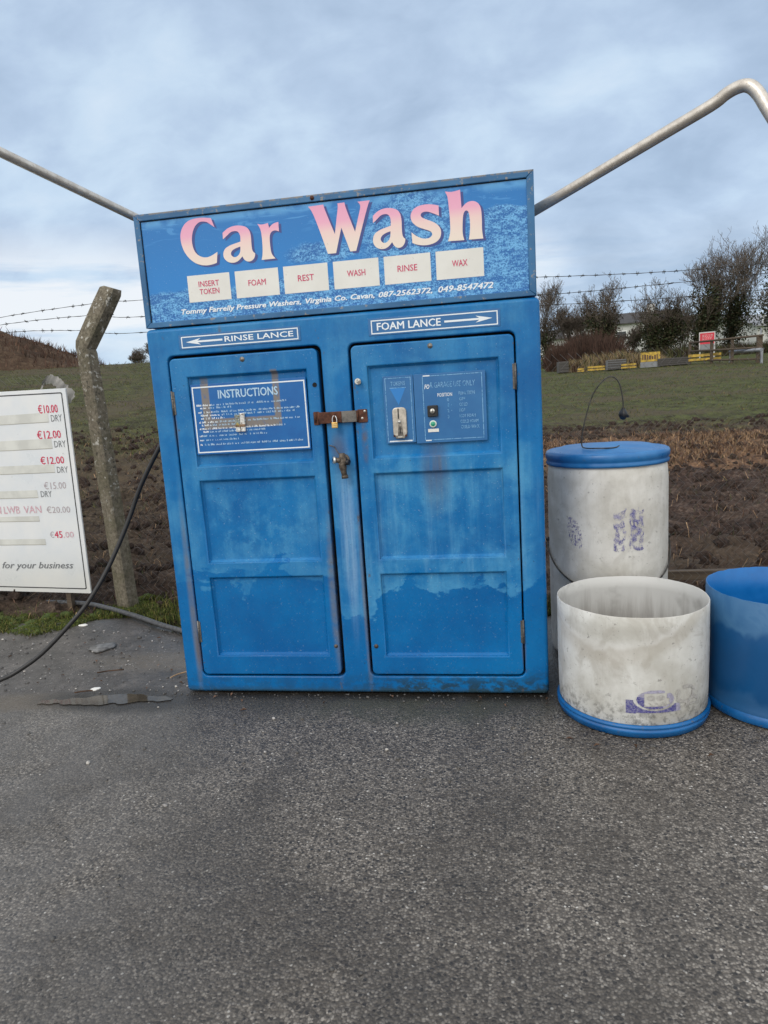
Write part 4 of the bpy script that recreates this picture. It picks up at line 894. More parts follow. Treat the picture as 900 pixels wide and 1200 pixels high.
# yard
def yardmat():
    n=N('worn_tarmac',.6,.5); x,y,z=n.xyz()
    P2=n.comb(x,y,0.)
    warp=n.vm('ADD',P2,n.sc(n.noise(P2,scale=60,detail=2,col=True),.006))
    v1=n.vor(warp,scale=135,out='Color'); d1=n.vor(warp,scale=135,out='Distance')
    v2=n.vor(warp,scale=78,out='Color'); d2=n.vor(warp,scale=78,out='Distance')
    r1=n.xyz(v1)[0]; r2=n.xyz(v2)[0]; r3=n.xyz(v2)[1]
    big=n.noise(P2,scale=.9,detail=5,rough=.6); mid=n.noise(P2,scale=5,detail=5,rough=.65); fin=n.noise(P2,scale=300,detail=3,rough=.7)
    streak=n.noise(n.sc(n.vm('ADD',P2,n.sc(P2,(0,0,0))),(1.,.62,1)),scale=1.7,detail=7,rough=.68,dist=.5)
    c=n.ramp(r1,[(0,(.022,.020,.018)),(.25,(.090,.079,.067)),(.55,(.165,.147,.126)),(.85,(.25,.227,.198)),(1,(.36,.33,.29))]); c=n.mix(n.mul(n.ss(d1,.42,.62),.70),c,(.050,.043,.036))
    c=n.mix(n.mul(n.ss(r2,.78,.82),n.ss(d2,.34,.46,1.,0.)),c,(.014,.014,.015))
    c=n.mix(n.mul(n.ss(r3,.955,.965),n.ss(d2,.22,.36,1.,0.)),c,(.55,.53,.49))
    c=n.mix(n.ss(fin,.3,.7,0.,.2),c,(.17,.155,.138))
    # tone patches: worn and pale to the left and front, dark and damp by the cabinet
    tone=n.add(n.mul(big,.5),n.mul(streak,.5))
    c=n.mix(n.ss(tone,.42,.56,.52,0.),c,(.036,.031,.026)); c=n.mix(n.ss(n.noise(P2,scale=2.4,detail=6,rough=.7),.50,.66,0.,.42),c,(.050,.042,.034))
    left=n.mul(n.ss(n.add(x,n.mul(y,.3)),-.2,-1.3),n.ss(mid,.3,.6,.03,.22)); c=n.mix(left,c,(.20,.198,.20))
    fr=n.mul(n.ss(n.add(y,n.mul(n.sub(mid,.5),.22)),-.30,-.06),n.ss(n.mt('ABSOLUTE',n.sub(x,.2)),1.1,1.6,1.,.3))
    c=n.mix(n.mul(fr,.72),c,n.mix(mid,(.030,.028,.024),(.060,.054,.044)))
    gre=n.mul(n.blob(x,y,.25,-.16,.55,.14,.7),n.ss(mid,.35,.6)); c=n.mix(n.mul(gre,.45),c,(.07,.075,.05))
    base_shade=n.mul(n.mul(n.ss(y,-.10,-.01),n.ss(n.mt('ABSOLUTE',x),.86,1.0,1.,0.)),n.ss(mid,.25,.5)); c=n.mix(n.mul(base_shade,.92),c,(.013,.011,.009))  # contact shadow painted into the tarmac along the cabinet front
    # mud and silt along the verge on the left
    e=n.add(y,n.mul(n.sub(mid,.5),.18))
    mud=n.mul(n.ss(n.add(e,n.mul(n.ss(x,-1.,-1.5),.10)),-.13,.05),n.ss(x,-.55,-.95)); mudc=n.ramp(n.add(n.mul(n.noise(P2,scale=24,detail=6,rough=.75),.5),n.mul(n.noise(P2,scale=5,detail=5,rough=.65),.5)),[(.36,(.022,.020,.018)),(.5,(.062,.056,.052)),(.64,(.12,.108,.10))])
    tan=n.blob(x,n.add(y,n.mul(mid,.2)),-1.15,.50,.45,.13,.6); mudc=n.mix(n.mul(tan,.6),mudc,(.14,.115,.085))
    peb=n.mul(n.ss(r2,.93,.95),n.ss(d2,.2,.4,1.,0.)); mudc=n.mix(peb,mudc,(.30,.29,.28))
    c=n.mix(n.mul(mud,.92),c,mudc); silt=n.mul(n.blob(x,n.add(y,n.mul(n.sub(mid,.5),.15)),-1.7,-.12,.8,.085,.4),.75); c=n.mix(silt,c,(.105,.088,.068)); c=n.mix(n.blob(x,n.add(y,n.mul(n.sub(mid,.5),.12)),-1.2,-.09,.42,.13,.3),c,(.030,.027,.024))
    n.set('Base Color',c)
    wet=n.mul(n.ss(tone,.36,.56,1.,0.),.5); wet=n.mt('MAXIMUM',wet,n.mul(mud,.55)); wet=n.mt('MAXIMUM',wet,n.mul(n.ss(x,-.3,-1.5),.5)); wet=n.mt('MAXIMUM',wet,n.mul(fr,.4))
    wet=n.mt('MAXIMUM',wet,n.mul(n.ss(y,-1.4,-.2),.65)); n.set('Roughness',n.ss(wet,0.,1.,.56,.30))
    hh=n.add(n.mul(n.sub(1.,d1),.6),n.mul(n.sub(1.,d2),.5)); hh=n.mul(hh,n.sub(1.,n.mul(mud,.75)))
    b1=n.bump(n.add(hh,n.mul(fin,.35)),.8,.004); mb2=n.mul(n.noise(P2,scale=17,detail=6,rough=.7),mud); b2=n.bump(n.add(mid,n.mul(mb2,.8)),.45,.03,b1)
    n.set('Normal',b2); return n.m
M_yard=yardmat()
def yard():
    m=MB(); xs=[];x=-60.
    while x<60: xs.append(x); x+= .06 if -3.6<x<3.6 else 2.
    xs.append(60.); b=[]
    rows=[-60,-20,-8,-4]
    for x in xs:
        e=yard_edge(x)+ (mn.fractal(Vector((x*4,0,3)),1,2,3)*.05 if abs(x)<4 else 0)
        b+= [(x,-60,0),(x,-6,0),(x,-1.5,0),(x,e-.35,0),(x,e-.12,-.002),(x,e,-.02),(x,e+.03,-.09)]
    m.addv(b); k=7
    for i in range(len(xs)-1):
        for j in range(k-1): m.face((i*k+j,(i+1)*k+j,(i+1)*k+j+1,i*k+j+1),0,True)
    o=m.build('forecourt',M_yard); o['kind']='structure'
yard()
# puddle
def puddle():
    n=N('muddy_water',.05,.5); P_=n.P; a_=n.noise(scale=9,detail=4)
    n.set('Base Color',n.mix(n.ss(a_,.35,.65),(.040,.034,.027),(.075,.064,.050))); n.set('IOR',1.33); n.set('Specular IOR Level',.6)
    n.set('Normal',n.bump(n.noise(scale=14,detail=1),.03,.004))
    ctr=[(-1.60,-.13,.022),(-1.55,-.125,.034),(-1.46,-.12,.035),(-1.36,-.11,.055),(-1.22,-.09,.070),(-1.12,-.08,.060),(-1.04,-.08,.032),(-.97,-.08,.030),(-.92,-.08,.012)]
    pts=smoothpts([(c[0],c[1],c[2]*.85) for c in ctr],8); up_=[];dn=[]
    for i,p_ in enumerate(pts):
        k=.030*min(1,p_.z/.03)*mn.noise(Vector((p_.x*17,0,1))); k2=.030*min(1,p_.z/.03)*mn.noise(Vector((p_.x*17,9,1)))
        up_.append((p_.x,p_.y+p_.z+k)); dn.append((p_.x,p_.y-p_.z*.9+k2))
    m=MB(); lo=dn+up_[::-1]; b=m.addv([(q[0],q[1],.004) for q in lo]); m.face(range(b,b+len(lo)))
    o=m.build('puddle',n.m); o['kind']='structure'
puddle()

# verge grass and moss
def blades(name,pts,h,wd,cols,seed,lean=.5,n_seg=2):
    r_=random.Random(seed); m=MB()
    for (x,y,z) in pts:
        a=r_.uniform(0,2*PI); L=h*r_.uniform(.4,1.15); l=lean*r_.random(); w_=wd*r_.uniform(.6,1.3)
        dx,dy=math.cos(a),math.sin(a); sx,sy=-dy*w_,dx*w_; la=r_.uniform(0,2*PI); lx,ly=math.cos(la)*l*L,math.sin(la)*l*L
        mi=r_.randrange(len(cols))
        b=m.addv([(x-sx,y-sy,z-.01),(x+sx,y+sy,z-.01),(x+sx*.7+lx*.35,y+sy*.7+ly*.35,z+L*.6),(x-sx*.7+lx*.35,y-sy*.7+ly*.35,z+L*.6),(x+lx,y+ly,z+L*(1-.3*l))])
        m.face((b,b+1,b+2,b+3),mi); m.face((b+3,b+2,b+4),mi)
    o=m.build(name,cols); o['kind']='stuff'; return o
G1=simple('grass_moss',(.085,.105,.022),.8,var=.4,scale=12,spec=.2); G2=simple('grass_green',(.055,.078,.022),.8,var=.4,scale=12,spec=.2); G3=simple('grass_yellow',(.17,.15,.05),.8,var=.3,scale=12,spec=.2); G4=simple('grass_dark',(.050,.058,.024),.85,var=.4,spec=.2)
S1=simple('straw_pale',(.33,.22,.13),.85,var=.4,scale=20,spec=.2); S2=simple('straw_brown',(.125,.075,.052),.85,var=.4,scale=20,spec=.2); S3=simple('straw_dark',(.07,.042,.028),.9,var=.4,spec=.1)
pts=[]
for _ in range(15000):
    x=rnd.uniform(-4.2,-1.15); e=yard_edge(x); y=e+abs(rnd.gauss(.0,.22))-.05
    if mn.noise(Vector((x*3,y*3,0)))+.35*rnd.random()< -.10: continue
    pts.append((x,y,-.02))
o=blades('grass_verge',pts,.050,.0035,[G1,G1,G2,G3,G4],1,.9); tagp(o,'mossy yellow-green grass verge along the tarmac under the price board','grass')
pts=[]
for _ in range(2600):
    x=rnd.choice((rnd.gauss(.95,.06),rnd.uniform(-1.4,-.9),rnd.uniform(.9,3.4))); e=yard_edge(x); y=e+abs(rnd.gauss(0,.15))-.1
    pts.append((x,y,-.03))
o=blades('weeds',pts,.07,.004,[G2,G4,S3,G1],2,.8); tagp(o,'thin weeds and dead stems at the tarmac edge behind the drums','weeds')
# moss cushions low relief under the board
m=MB(); rm=random.Random(4)
for _ in range(420):
    x=rm.uniform(-4.2,-1.9); y=yard_edge(x)+abs(rm.gauss(.02,.18)); r_=rm.uniform(.02,.06); s_=rm.random()*9
    m.lathe([(r_,-.005),(r_*.9,.006),(r_*.55,.014),(.0001,.018)],(x,y,-.012),9,rm.randrange(2),warp=lambda p,a:Vector((p.x*(1+.35*math.sin(2*a+s_)),p.y*(1+.35*math.sin(3*a+s_)),p.z)))
MO=N('moss',.95,.1); _f=MO.noise(scale=120,detail=5,rough=.7); MO.set('Base Color',MO.ramp(_f,[(.35,(.022,.030,.008)),(.55,(.075,.095,.018)),(.7,(.13,.14,.035))])); MO.set('Normal',MO.bump(_f,1.,.01)); MO=MO.m
o=m.build('moss',[MO,G2]); tagp(o,'low cushions of moss between the verge grass','moss',kind='stuff')

# dry straw tufts band, field grass
def polar(n,az0,az1,r0,r1,seed,cond=None):
    r_=random.Random(seed); o=[]
    while len(o)<n:
        a_=R(r_.uniform(az0,az1)); d=math.sqrt(r_.uniform(r0*r0,r1*r1)); x=CAM.x+d*math.sin(a_); y=CAM.y+d*math.cos(a_)
        if cond and not cond(x,y,d,math.degrees(a_),r_): continue
        o.append((x,y,tz(x,y)+lumps(x,y,d)-.02))
    return o
def cs(x,y,d,a_,r_): return mn.noise(Vector((x*.9,y*1.3,0)))*2.2+ (10.9-abs(d-10.8)*1.6-9.6)+r_.random()*1.2>.6
o=blades('dry_grass',polar(8500,1,26,8.2,13.2,3,cs),.13,.0055,[S1,S2,S2,S3,S1],5,2.2); tagp(o,'band of straw-coloured dead grass across the soil behind the drums','dry grass')
def cg(x,y,d,a_,r_):
    lim=12.8 if a_>-3 else 7.5
    return d>lim+mn.noise(Vector((x*.5,y*.5,2)))*3+r_.random()*3 and mn.noise(Vector((x*1.1,y*1.1,0)))>-.15
o=blades('field_grass',polar(30000,-41,27,6.5,33,6,cg),.06,.008,[G2,G1,G4,G3,S2],7,1.2); tagp(o,'rough green grass growing across the field behind the fence','grass')
o=blades('dead_stems',polar(9000,-41,27,5.0,13,16),.12,.0035,[S2,S3,S3,S1,G4],8,2.4); tagp(o,'scattered dead stems and roots lying over the dug soil','dead stems')

# soil clods
def clods():
    m=MB(); r_=random.Random(9)
    for (x,y,z) in polar(4200,-41,27,4.9,14,19):
        s_=.010+.055*r_.random()**3; b=[]
        for k in range(3):
            zz_=(-.4,.25,.8)[k]*s_; rr_=(1.,.95,.45)[k]*s_
            for q in range(6):
                a_=2*PI*q/6+k*.4; j=r_.uniform(.65,1.3); b.append((x+rr_*j*math.cos(a_),y+rr_*j*math.sin(a_),z+.02+zz_*r_.uniform(.8,1.2)))
        i=m.addv(b)
        for k in range(2):
            for q in range(6): m.face((i+k*6+q,i+k*6+(q+1)%6,i+k*6+6+(q+1)%6,i+k*6+6+q),0,True)
        m.face([i+12+q for q in range(6)],0,True)
    n=N('clod_soil',.95,.2); f=n.noise(scale=40,detail=5,rough=.7); n.set('Base Color',n.ramp(f,[(.3,(.012,.009,.007)),(.5,(.038,.026,.021)),(.7,(.085,.062,.05))])); n.set('Normal',n.bump(f,.7,.01))
    o=m.build('soil_clods',n.m); tagp(o,'loose brown clods on the dug earth behind the fence','soil',kind='stuff')
clods()

# small bits on the ground
def pebble(name,lab,cat,x,y,r,h,m_,seed,grp=None,el=1.):
    r_=random.Random(seed); p=[r_.uniform(0,6) for _ in range(3)]; m=MB()
    m.lathe([(r*.8,-.004),(r,h*.3),(r*.85,h*.75),(r*.4,h),(.0001,h*1.02)],(x,y,.002),12,warp=lambda q,a:Vector((q.x*el*(1+.25*math.sin(2*a+p[0])),q.y*(1+.25*math.sin(3*a+p[1])),q.z)))
    o=m.build(name,m_,loc=(x,y,0)); tagp(o,lab,cat,grp); return o
M_stone=simple('stone',(.30,.29,.28),.8,var=.4,scale=60); M_chip=simple('white_plastic',(.75,.74,.70),.5)
pebble('stone','flat grey stone lying in the mud left of the cabinet','stone',-1.70,.60,.075,.018,simple('wet_stone',(.12,.12,.12),.45,var=.5,scale=30),1,el=.9)
pebble('plastic_scrap','white oval scrap lying just behind the puddle','litter',-1.392,.029,.020,.006,M_chip,2,el=1.3)
pebble('plastic_scrap','small white scrap on the verge edge below the price board','litter',-2.092,1.02,.022,.006,M_chip,3,el=1.3)
rs_=random.Random(21)
m=MB()
for _ in range(850):
    x=rs_.uniform(-2.6,-.9); y=rs_.uniform(-.02,.95)
    if rs_.random()<.35: x=rs_.uniform(-2.2,2.6); y=rs_.uniform(-1.6,-.0)
    r_=.0022+.006*rs_.random()**2.5
    if rs_.random()<.06: r_*=1.5
    if _%3==0: x=rs_.uniform(-1.0,2.1); y=-abs(rs_.gauss(0,.05))-.004-(.30 if .9<x else 0)-(.1 if 1.0<x<1.45 else 0); r_*=.8
    mi=rs_.choice((0,1,1,1,1,1,0,2)) if _%3 else 1; s_=rs_.random()*6
    m.lathe([(r_,-.001),(r_*.9,r_*.5),(.0001,r_*.8)],(x,y,.002),7,mi,warp=lambda p,a:Vector((p.x*(1+.3*math.sin(2*a+s_)),p.y,p.z)))
o=m.build('gravel',[M_stone,simple('gravel_dark',(.07,.068,.066),.6),simple('gravel_pale',(.42,.40,.37),.7)]); tagp(o,'loose grit and pebbles on the tarmac and mud','gravel',kind='stuff')
m=MB(); rl=random.Random(12)
for _ in range(46):
    x=rl.choice((rl.uniform(-1.0,2.0),rl.uniform(-2.4,-.9))); y=(-abs(rl.gauss(0,.10))-.02 if x>-.95 else rl.uniform(.0,.8)); 
    if x>.9: y-=.38
    a_=rl.uniform(0,6.28); L_=rl.uniform(.008,.020); c_,s_=math.cos(a_),math.sin(a_)
    i=m.addv([(x-c_*L_,y-s_*L_,.005),(x+s_*L_*.45,y-c_*L_*.45,.010+rl.random()*.006),(x+c_*L_,y+s_*L_,.006),(x-s_*L_*.45,y+c_*L_*.45,.009+rl.random()*.006)]); m.face((i,i+1,i+2,i+3),rl.randrange(2))
o=m.build('dead_leaves',[S3,S2]); tagp(o,'small dead leaf fragments along the foot of the cabinet and drums','leaves',kind='stuff')
# twigs near the cabinet base
for k,(P_,lb) in enumerate(((((-1.045,.16),(-1.02,.20),(-.965,.24),(-.93,.27)),'short dry twig on the mud by the cabinet left corner'),(((-1.47,-.03),(-1.43,-.02),(-1.38,-.015)),'thin dark twig at the rim of the puddle'),(((-1.50,.22),(-1.44,.24),(-1.36,.25)),'dark twig lying in the mud behind the puddle'))):
    m=MB(); m.tube(smoothpts([(p_[0],p_[1],.009+.003*i) for i,p_ in enumerate(P_)],4),[.0035]*(4*(len(P_)-1)+1),6)
    o=m.build('twig',S3 if k else S1,loc=(P_[0][0],P_[0][1],0)); tagp(o,lb,'twig')

# ------------------------------------------------------------------ HOSES
M_rub=simple('hose_rubber',(.016,.016,.017),.45,var=.3,scale=200); M_pipe=simple('pipe_grey',(.060,.062,.066),.5,var=.35,scale=50)
hp_=[(-.872,.33,1.40),(-.93,.32,1.345),(-1.02,.30,1.210),(-1.156,.30,1.004),(-1.242,.28,.820),(-1.344,.22,.603),(-1.437,.15,.440),(-1.516,.10,.342),(-1.661,.03,.198),(-1.784,-.02,.117),(-1.856,-.06,.088),(-2.02,-.14,.040),(-2.25,-.24,.015),(-2.6,-.30,.0125),(-3.0,-.15,.0125)]
m=MB(); m.tube(smoothpts(hp_,6),.0115,12); o=m.build('pressure_hose',M_rub,loc=(-1.9,-.08,0)); tagp(o,'thin black hose sagging from the cabinet side down to the tarmac','hose')
pp_=[(-4.6,1.60,.02),(-3.9,1.58,.02),(-3.118,1.538,.022),(-2.655,1.495,.022),(-2.34,1.439,.025),(-2.081,1.315,.026),(-1.795,1.150,.024),(-1.489,.951,.022),(-1.312,.851,.020),(-1.08,.72,.020),(-.93,.60,.019),(-.87,.50,.019),(-.75,.50,.019)]
m=MB(); m.tube(smoothpts(pp_,6),.0165,12); o=m.build('drain_pipe',M_pipe,loc=(-2,1.3,0)); tagp(o,'grey plastic pipe lying on the ground from the verge to the cabinet','pipe')

# ------------------------------------------------------------------ FENCE
def concrete():
    n=N('lichen_concrete',.9,.25); f=n.noise(scale=45,detail=6,rough=.75); g=n.noise(scale=7,detail=4); l=n.noise(scale=24,detail=5,rough=.7); x,y,z=n.xyz()
    c=n.ramp(f,[(.3,(.06,.052,.040)),(.5,(.16,.14,.105)),(.7,(.27,.245,.19))])
    c=n.mix(n.ss(g,.4,.65,0.,.45),c,(.085,.082,.045))
    c=n.mix(n.mul(n.ss(l,.58,.63),n.ss(z,.4,1.1)),c,(.42,.41,.37)); c=n.mix(n.mul(n.ss(l,.40,.34),n.ss(z,.3,1.,.2,.8)),c,(.035,.033,.028))
    n.set('Base Color',c); n.set('Normal',n.bump(n.add(f,l),.8,.006)); return n.m
M_conc=concrete()
fence=thing('security_fence','concrete post fence with chain-link mesh and barbed wire, behind the cabinet','fence',(-2.01,1.44,0))
def post(px,py,rot,lean=(-.06,0),grow=1.):
    m=MB(); c_=Vector((px,py,0)); rz=Matrix.Rotation(rot,3,'Z')
    def ring(cx,cy,z,hw,hd,tilt=0.,ax=0):
        P_=[]
        b_=.012
        for sx,sy in ((-1,-1),(1,-1),(1,1),(-1,1)):
            for q in ((sx*hw-sx*b_,sy*hd),(sx*hw,sy*hd-sy*b_)) if sx*sy<0 else ((sx*hw,sy*hd-sy*b_),(sx*hw-sx*b_,sy*hd)):
                v=rz@Vector((q[0],q[1],0)); P_.append((cx+v.x,cy+v.y,z-tilt*v.x))
        return m.addv(P_)
    rings=[ring(px,py,-.4,.061,.055)]
    N_=30
    for k in range(N_+1):
        z=1.80*k/N_; rings.append(ring(px+lean[0]*z/1.8+.003*mn.noise(Vector((z*4,px,0))),py+.003*mn.noise(Vector((z*4,9,0))),z,.061-.007*z/1.8,.055-.005*z/1.8))
    tx,ty=px+lean[0],py
    for (ox,oy,z,ti) in ((-.006,0,1.835,.18),(.002,0,1.862,.50),(.09,.02,2.01,.60),(.15,.03,2.11,.60),(.205,.04,2.20,.55)):
        rings.append(ring(tx+ox,ty+oy,z,.054,.049,ti))
    rings.append(ring(tx+.222,ty+.045,2.222,.046,.042,.35))
    for i in range(len(rings)-1):
        a,b=rings[i],rings[i+1]
        for k in range(8): m.face((a+k,a+(k+1)%8,b+(k+1)%8,b+k),0)
    m.face([rings[-1]+k for k in range(8)],0)
    return m.build('post',M_conc,fence,recalc=True)
post(-2.012,1.46,R(-20)); post(.45,1.62,R(-5),(0,0)); post(3.15,1.72,R(-5),(0,0)); post(-4.7,1.55,R(-10),(0,0))
# barbed wires
def barbed(P_,seed):
    r_=random.Random(seed); m=MB(); pts=smoothpts(P_,10); m.tube(pts,.0016,5)
    m.tube([p_+Vector((0,.0022*math.sin(i*2.2),.0022*math.cos(i*2.2))) for i,p_ in enumerate(pts)],.0014,4)
    # barbs each 11 cm
    acc=0.
    for a_,b_ in zip(pts,pts[1:]):
        L=(b_-a_).length; acc+=L
        if acc>.115:
            acc-=.115; p_=b_; t_=(b_-a_).normalized()
            for s_ in (-1,1):
                v=Vector((r_.uniform(-.4,.4),r_.uniform(-1,1),r_.uniform(-1,1))).normalized()*.014; m.tube([p_+t_*.004*s_-v,p_+t_*.004*s_+v],.0014,4)
            m.tube([p_-t_*.010,p_+t_*.010],.0038,6)
    return m.build('barbed_wire',M_wire,fence)
barbed([(-4.75,1.60,1.98),(-3.4,1.53,2.045),(-2.62,1.50,2.105),(-1.90,1.50,2.135),(-1.60,1.50,2.125),(.45,1.62,2.10),(1.02,1.60,2.055),(1.80,1.62,2.024),(2.4,1.64,2.035),(3.3,1.7,2.09)],1)
barbed([(-4.75,1.60,1.93),(-3.4,1.53,1.99),(-2.68,1.50,2.050),(-1.93,1.50,2.055),(-1.66,1.50,2.018),(.45,1.62,1.98),(1.03,1.60,1.948),(1.70,1.61,1.952),(2.4,1.64,1.97),(3.3,1.7,2.01)],2)
barbed([(-4.75,1.60,1.86),(-3.4,1.53,1.94),(-2.69,1.50,1.992),(-2.03,1.50,1.955),(-1.68,1.50,1.915),(.45,1.62,1.90),(1.9,1.65,1.87),(3.3,1.7,1.90)],3)
M_mesh=simple('weathered_galvanised',(.15,.14,.13),.6,.3)
# chain-link mesh: zig-zag wires
def chain(x0,x1,y0,y1,z0,z1):
    m=MB(); p=.052; n=int((x1-x0)/p); k=int((z1-z0)/p)
    for i in range(n):
        for s_ in (0,):
            P_=[]
            for j in range(k+1):
                x=x0+p*(i+ (j%2)) ; t_=(x-x0)/(x1-x0); wob=.012*mn.noise(Vector((x*1.5,j*.1,4))); P_.append((x,y0+(y1-y0)*t_+.0015*(1 if j%2 else -1)+wob,z0+p*j))
            m.tube(P_,.0015,3,0,False)
    return m.build('chain_link_mesh',M_mesh,fence)
chain(-4.6,-2.08,1.545,1.535,.02,1.72); chain(-1.94,.38,1.535,1.66,.02,1.75); chain(.53,3.08,1.66,1.74,.02,1.62)
# timber plank along the foot of the mesh on the right
m=MB(); m.bbox(1.35,3.3,1.78,1.83,.02,.085,.006); n=N('wet_timber',.8); _f=n.noise(n.sc(None,(3,30,30)),scale=1,detail=6,rough=.7); n.set('Base Color',n.ramp(_f,[(.3,(.035,.025,.018)),(.6,(.11,.082,.055)),(.8,(.20,.15,.10))]))
M_tim=n.m; o=m.build('plank',M_tim,loc=(2.3,1.8,0)); tagp(o,'dark wet timber plank lying along the foot of the mesh behind the blue drum','plank')

# torn plastic behind the board
tpn=N('torn_film',.5); tpn.set('Base Color',(.35,.34,.33)); tpn.set('Alpha',.75); 
m=MB(); path=smoothpts([(-2.50,1.50,1.52),(-2.47,1.50,1.62),(-2.43,1.505,1.66),(-2.37,1.51,1.64),(-2.31,1.51,1.58),(-2.26,1.51,1.50)],6); rr=random.Random(8); prev=None
for i,p_ in enumerate(path):
    w_=.028+.02*rr.random(); a=p_+Vector((-.6*w_,.01*rr.uniform(-1,1),-w_)); b_=p_+Vector((.6*w_,.015*rr.uniform(-1,1),w_*.6)); c_=(a+b_)/2+Vector((0,-.02+.02*rr.random(),0))
    k=m.addv((a,c_,b_))
    if prev is not None:
        m.face((prev,prev+1,k+1,k),0,True); m.face((prev+1,prev+2,k+2,k+1),0,True)
    prev=k
o=m.build('plastic_film',tpn.m,loc=(-2.38,1.5,1.5)); tagp(o,'crumpled grey strip of torn plastic snagged on the mesh above the price board','plastic scrap')

# ------------------------------------------------------------------ PRICE BOARD
pb=thing('price_board','white price board with a black border and faded red prices, hung on the fence','sign',(-2.85,1.42,0))
ba=R(5); tv_=Vector((-math.cos(ba),math.sin(ba),0)); nv=Vector((-math.sin(ba),-math.cos(ba),0)); O_=Vector((-2.232,1.38,0)); rc_=R(.9)
def bfn(u,z,d=0.):   # u = metres left of the right edge
    return tuple(O_+tv_*u+nv*d+Vector((0,0,z)))
def bf2(x,z,d=0.):    # x=-u measured positions, slight clockwise tilt already in the data
    return bfn(-x,z,d)
def tiltpt(u,z): # true rectangle -> tilted
    uu=u-.0; zz_=z-.85; return (uu*math.cos(rc_)-zz_*math.sin(rc_), .85+zz_*math.cos(rc_)+uu*math.sin(rc_))
def boardm():
    n=N('board_white',.35,.5); x,y,z=n.xyz(); f=n.noise(scale=30,detail=6,rough=.75); g=n.noise(scale=4,detail=5)
    c=n.mix(n.ss(g,.3,.7),(.68,.72,.75),(.76,.775,.77)); c=n.mix(n.ss(z,.5,.15,0.,.45),c,(.56,.55,.49)); c=n.mix(n.mul(n.ss(f,.66,.71),.5),c,(.25,.23,.2))
    n.set('Base Color',c); n.set('Roughness',n.ss(g,.3,.7,.25,.5)); return n.m
M_board=boardm(); M_bk=simple('board_black',(.025,.027,.03),.4)
m=MB(); Wb,Zb0,Zb1=1.30,.118,1.577
def tl_(L): return [tiltpt(*q) for q in L]
out=[(0.,Zb0+.0),(Wb,Zb0),(Wb,Zb1),(.0,Zb1)]
out=rrect(0.,Wb,Zb0,Zb1,.008,3)
m.poly([[(-p[0],p[1]) for p in tl_(out)]],0,0,lambda x,z,d:bfn(-x,z,d-.0),.0)
m.poly([[(-p[0],p[1]) for p in tl_(out)]],0,0,lambda x,z,d:bfn(-x,z,-.012+d*1.0-.0),.0115)
m.build('board',M_board,pb,recalc=False)
m=MB()
o1=rrect(.030,Wb-.03,Zb0+.030,Zb1-.026,.012,4); o2=rrect(.0375,Wb-.0375,Zb0+.0375,Zb1-.0335,.008,4)
F=lambda x,z,d:bfn(-x,z,.0015+d)
m.poly([[(-p[0],p[1]) for p in tl_(o1)],[(-p[0],p[1]) for p in tl_(o2)][::-1]],0,0,F)
m.build('border',M_bk,pb)
M_pr=wornprint('price_red',(.60,.03,.09),(.72,.45,.50),.58,60); M_prf=wornprint('price_faded',(.62,.36,.42),(.66,.62,.64),.50,60); M_pg=wornprint('price_grey',(.42,.36,.38),(.62,.58,.60),.55,60)
M_dg=wornprint('letters_grey',(.17,.18,.19),(.5,.5,.5),.60,80); M_st=simple('sticker_cream',(.62,.63,.59),.4,var=.1,scale=8); M_ste=simple('sticker_edge',(.36,.35,.30),.5)
T=[('€10.00',.232,.071,1.416,1.476,0),('DRY',.136,.047,1.356,1.402,3),('€12.00',.271,.075,1.24,1.299,0),('DRY',.139,.046,1.177,1.222,3),('€12.00',.275,.078,1.062,1.117,0),('DRY',.147,.058,.998,1.041,3),
('€15.00',.276,.092,.884,.936,2),('DRY',.312,.22,.829,.872,3),('€20.00',.283,.086,.712,.761,2),('LWB',.650,.510,.714,.768,1),('VAN',.478,.326,.714,.768,1),('N',.712,.674,.714,.768,1),('€',.286,.250,.531,.577,2),('45',.246,.180,.529,.58,0),('.00',.172,.085,.531,.575,1)]
for s_,ua,ub,za,zb,mi in T:
    m=MB(); m.text(s_,-ua,-ub,za,zb,0,mi,off=.012 if mi in(0,1) else .0,fn=lambda x,z,d:bfn(-x,z,.0016+d)); m.build('price_lettering',[M_pr,M_prf,M_pg,M_dg],pb)
m=MB(); m.text('for your business',-.745,-.125,.288,.353,0,0,off=.012,shear=.35,fn=F); m.build('script_lettering',[M_dg],pb)
m=MB()
for u0,u1,za,zb in ((.95,.157,1.357,1.420),(.95,.158,1.173,1.240),(.95,.167,1.004,1.060),(.95,.338,.828,.880),(.95,.356,.657,.692),(.95,.331,.483,.524)):
    m.poly([[(-u0,za),(-u1,za),(-u1,zb),(-u0,zb)]],0,0,lambda x,z,d:bfn(-x,z,.0012)); m.poly([[(-u0,za-.004),(-u1,za-.004),(-u1,za),(-u0,za)]],0,1,lambda x,z,d:bfn(-x,z,.0014))
m.build('price_strips',[M_st,M_ste],pb)
m=MB()
for u_ in (.22,1.12):
    a_=Vector(bfn(u_,0,-.035)); m.box(-.02,.02,-.018,.018,-.25,1.5,0,Matrix.Translation(a_)@Matrix.Rotation(-ba,4,'Z'))
m.build('stake',M_tim,pb)

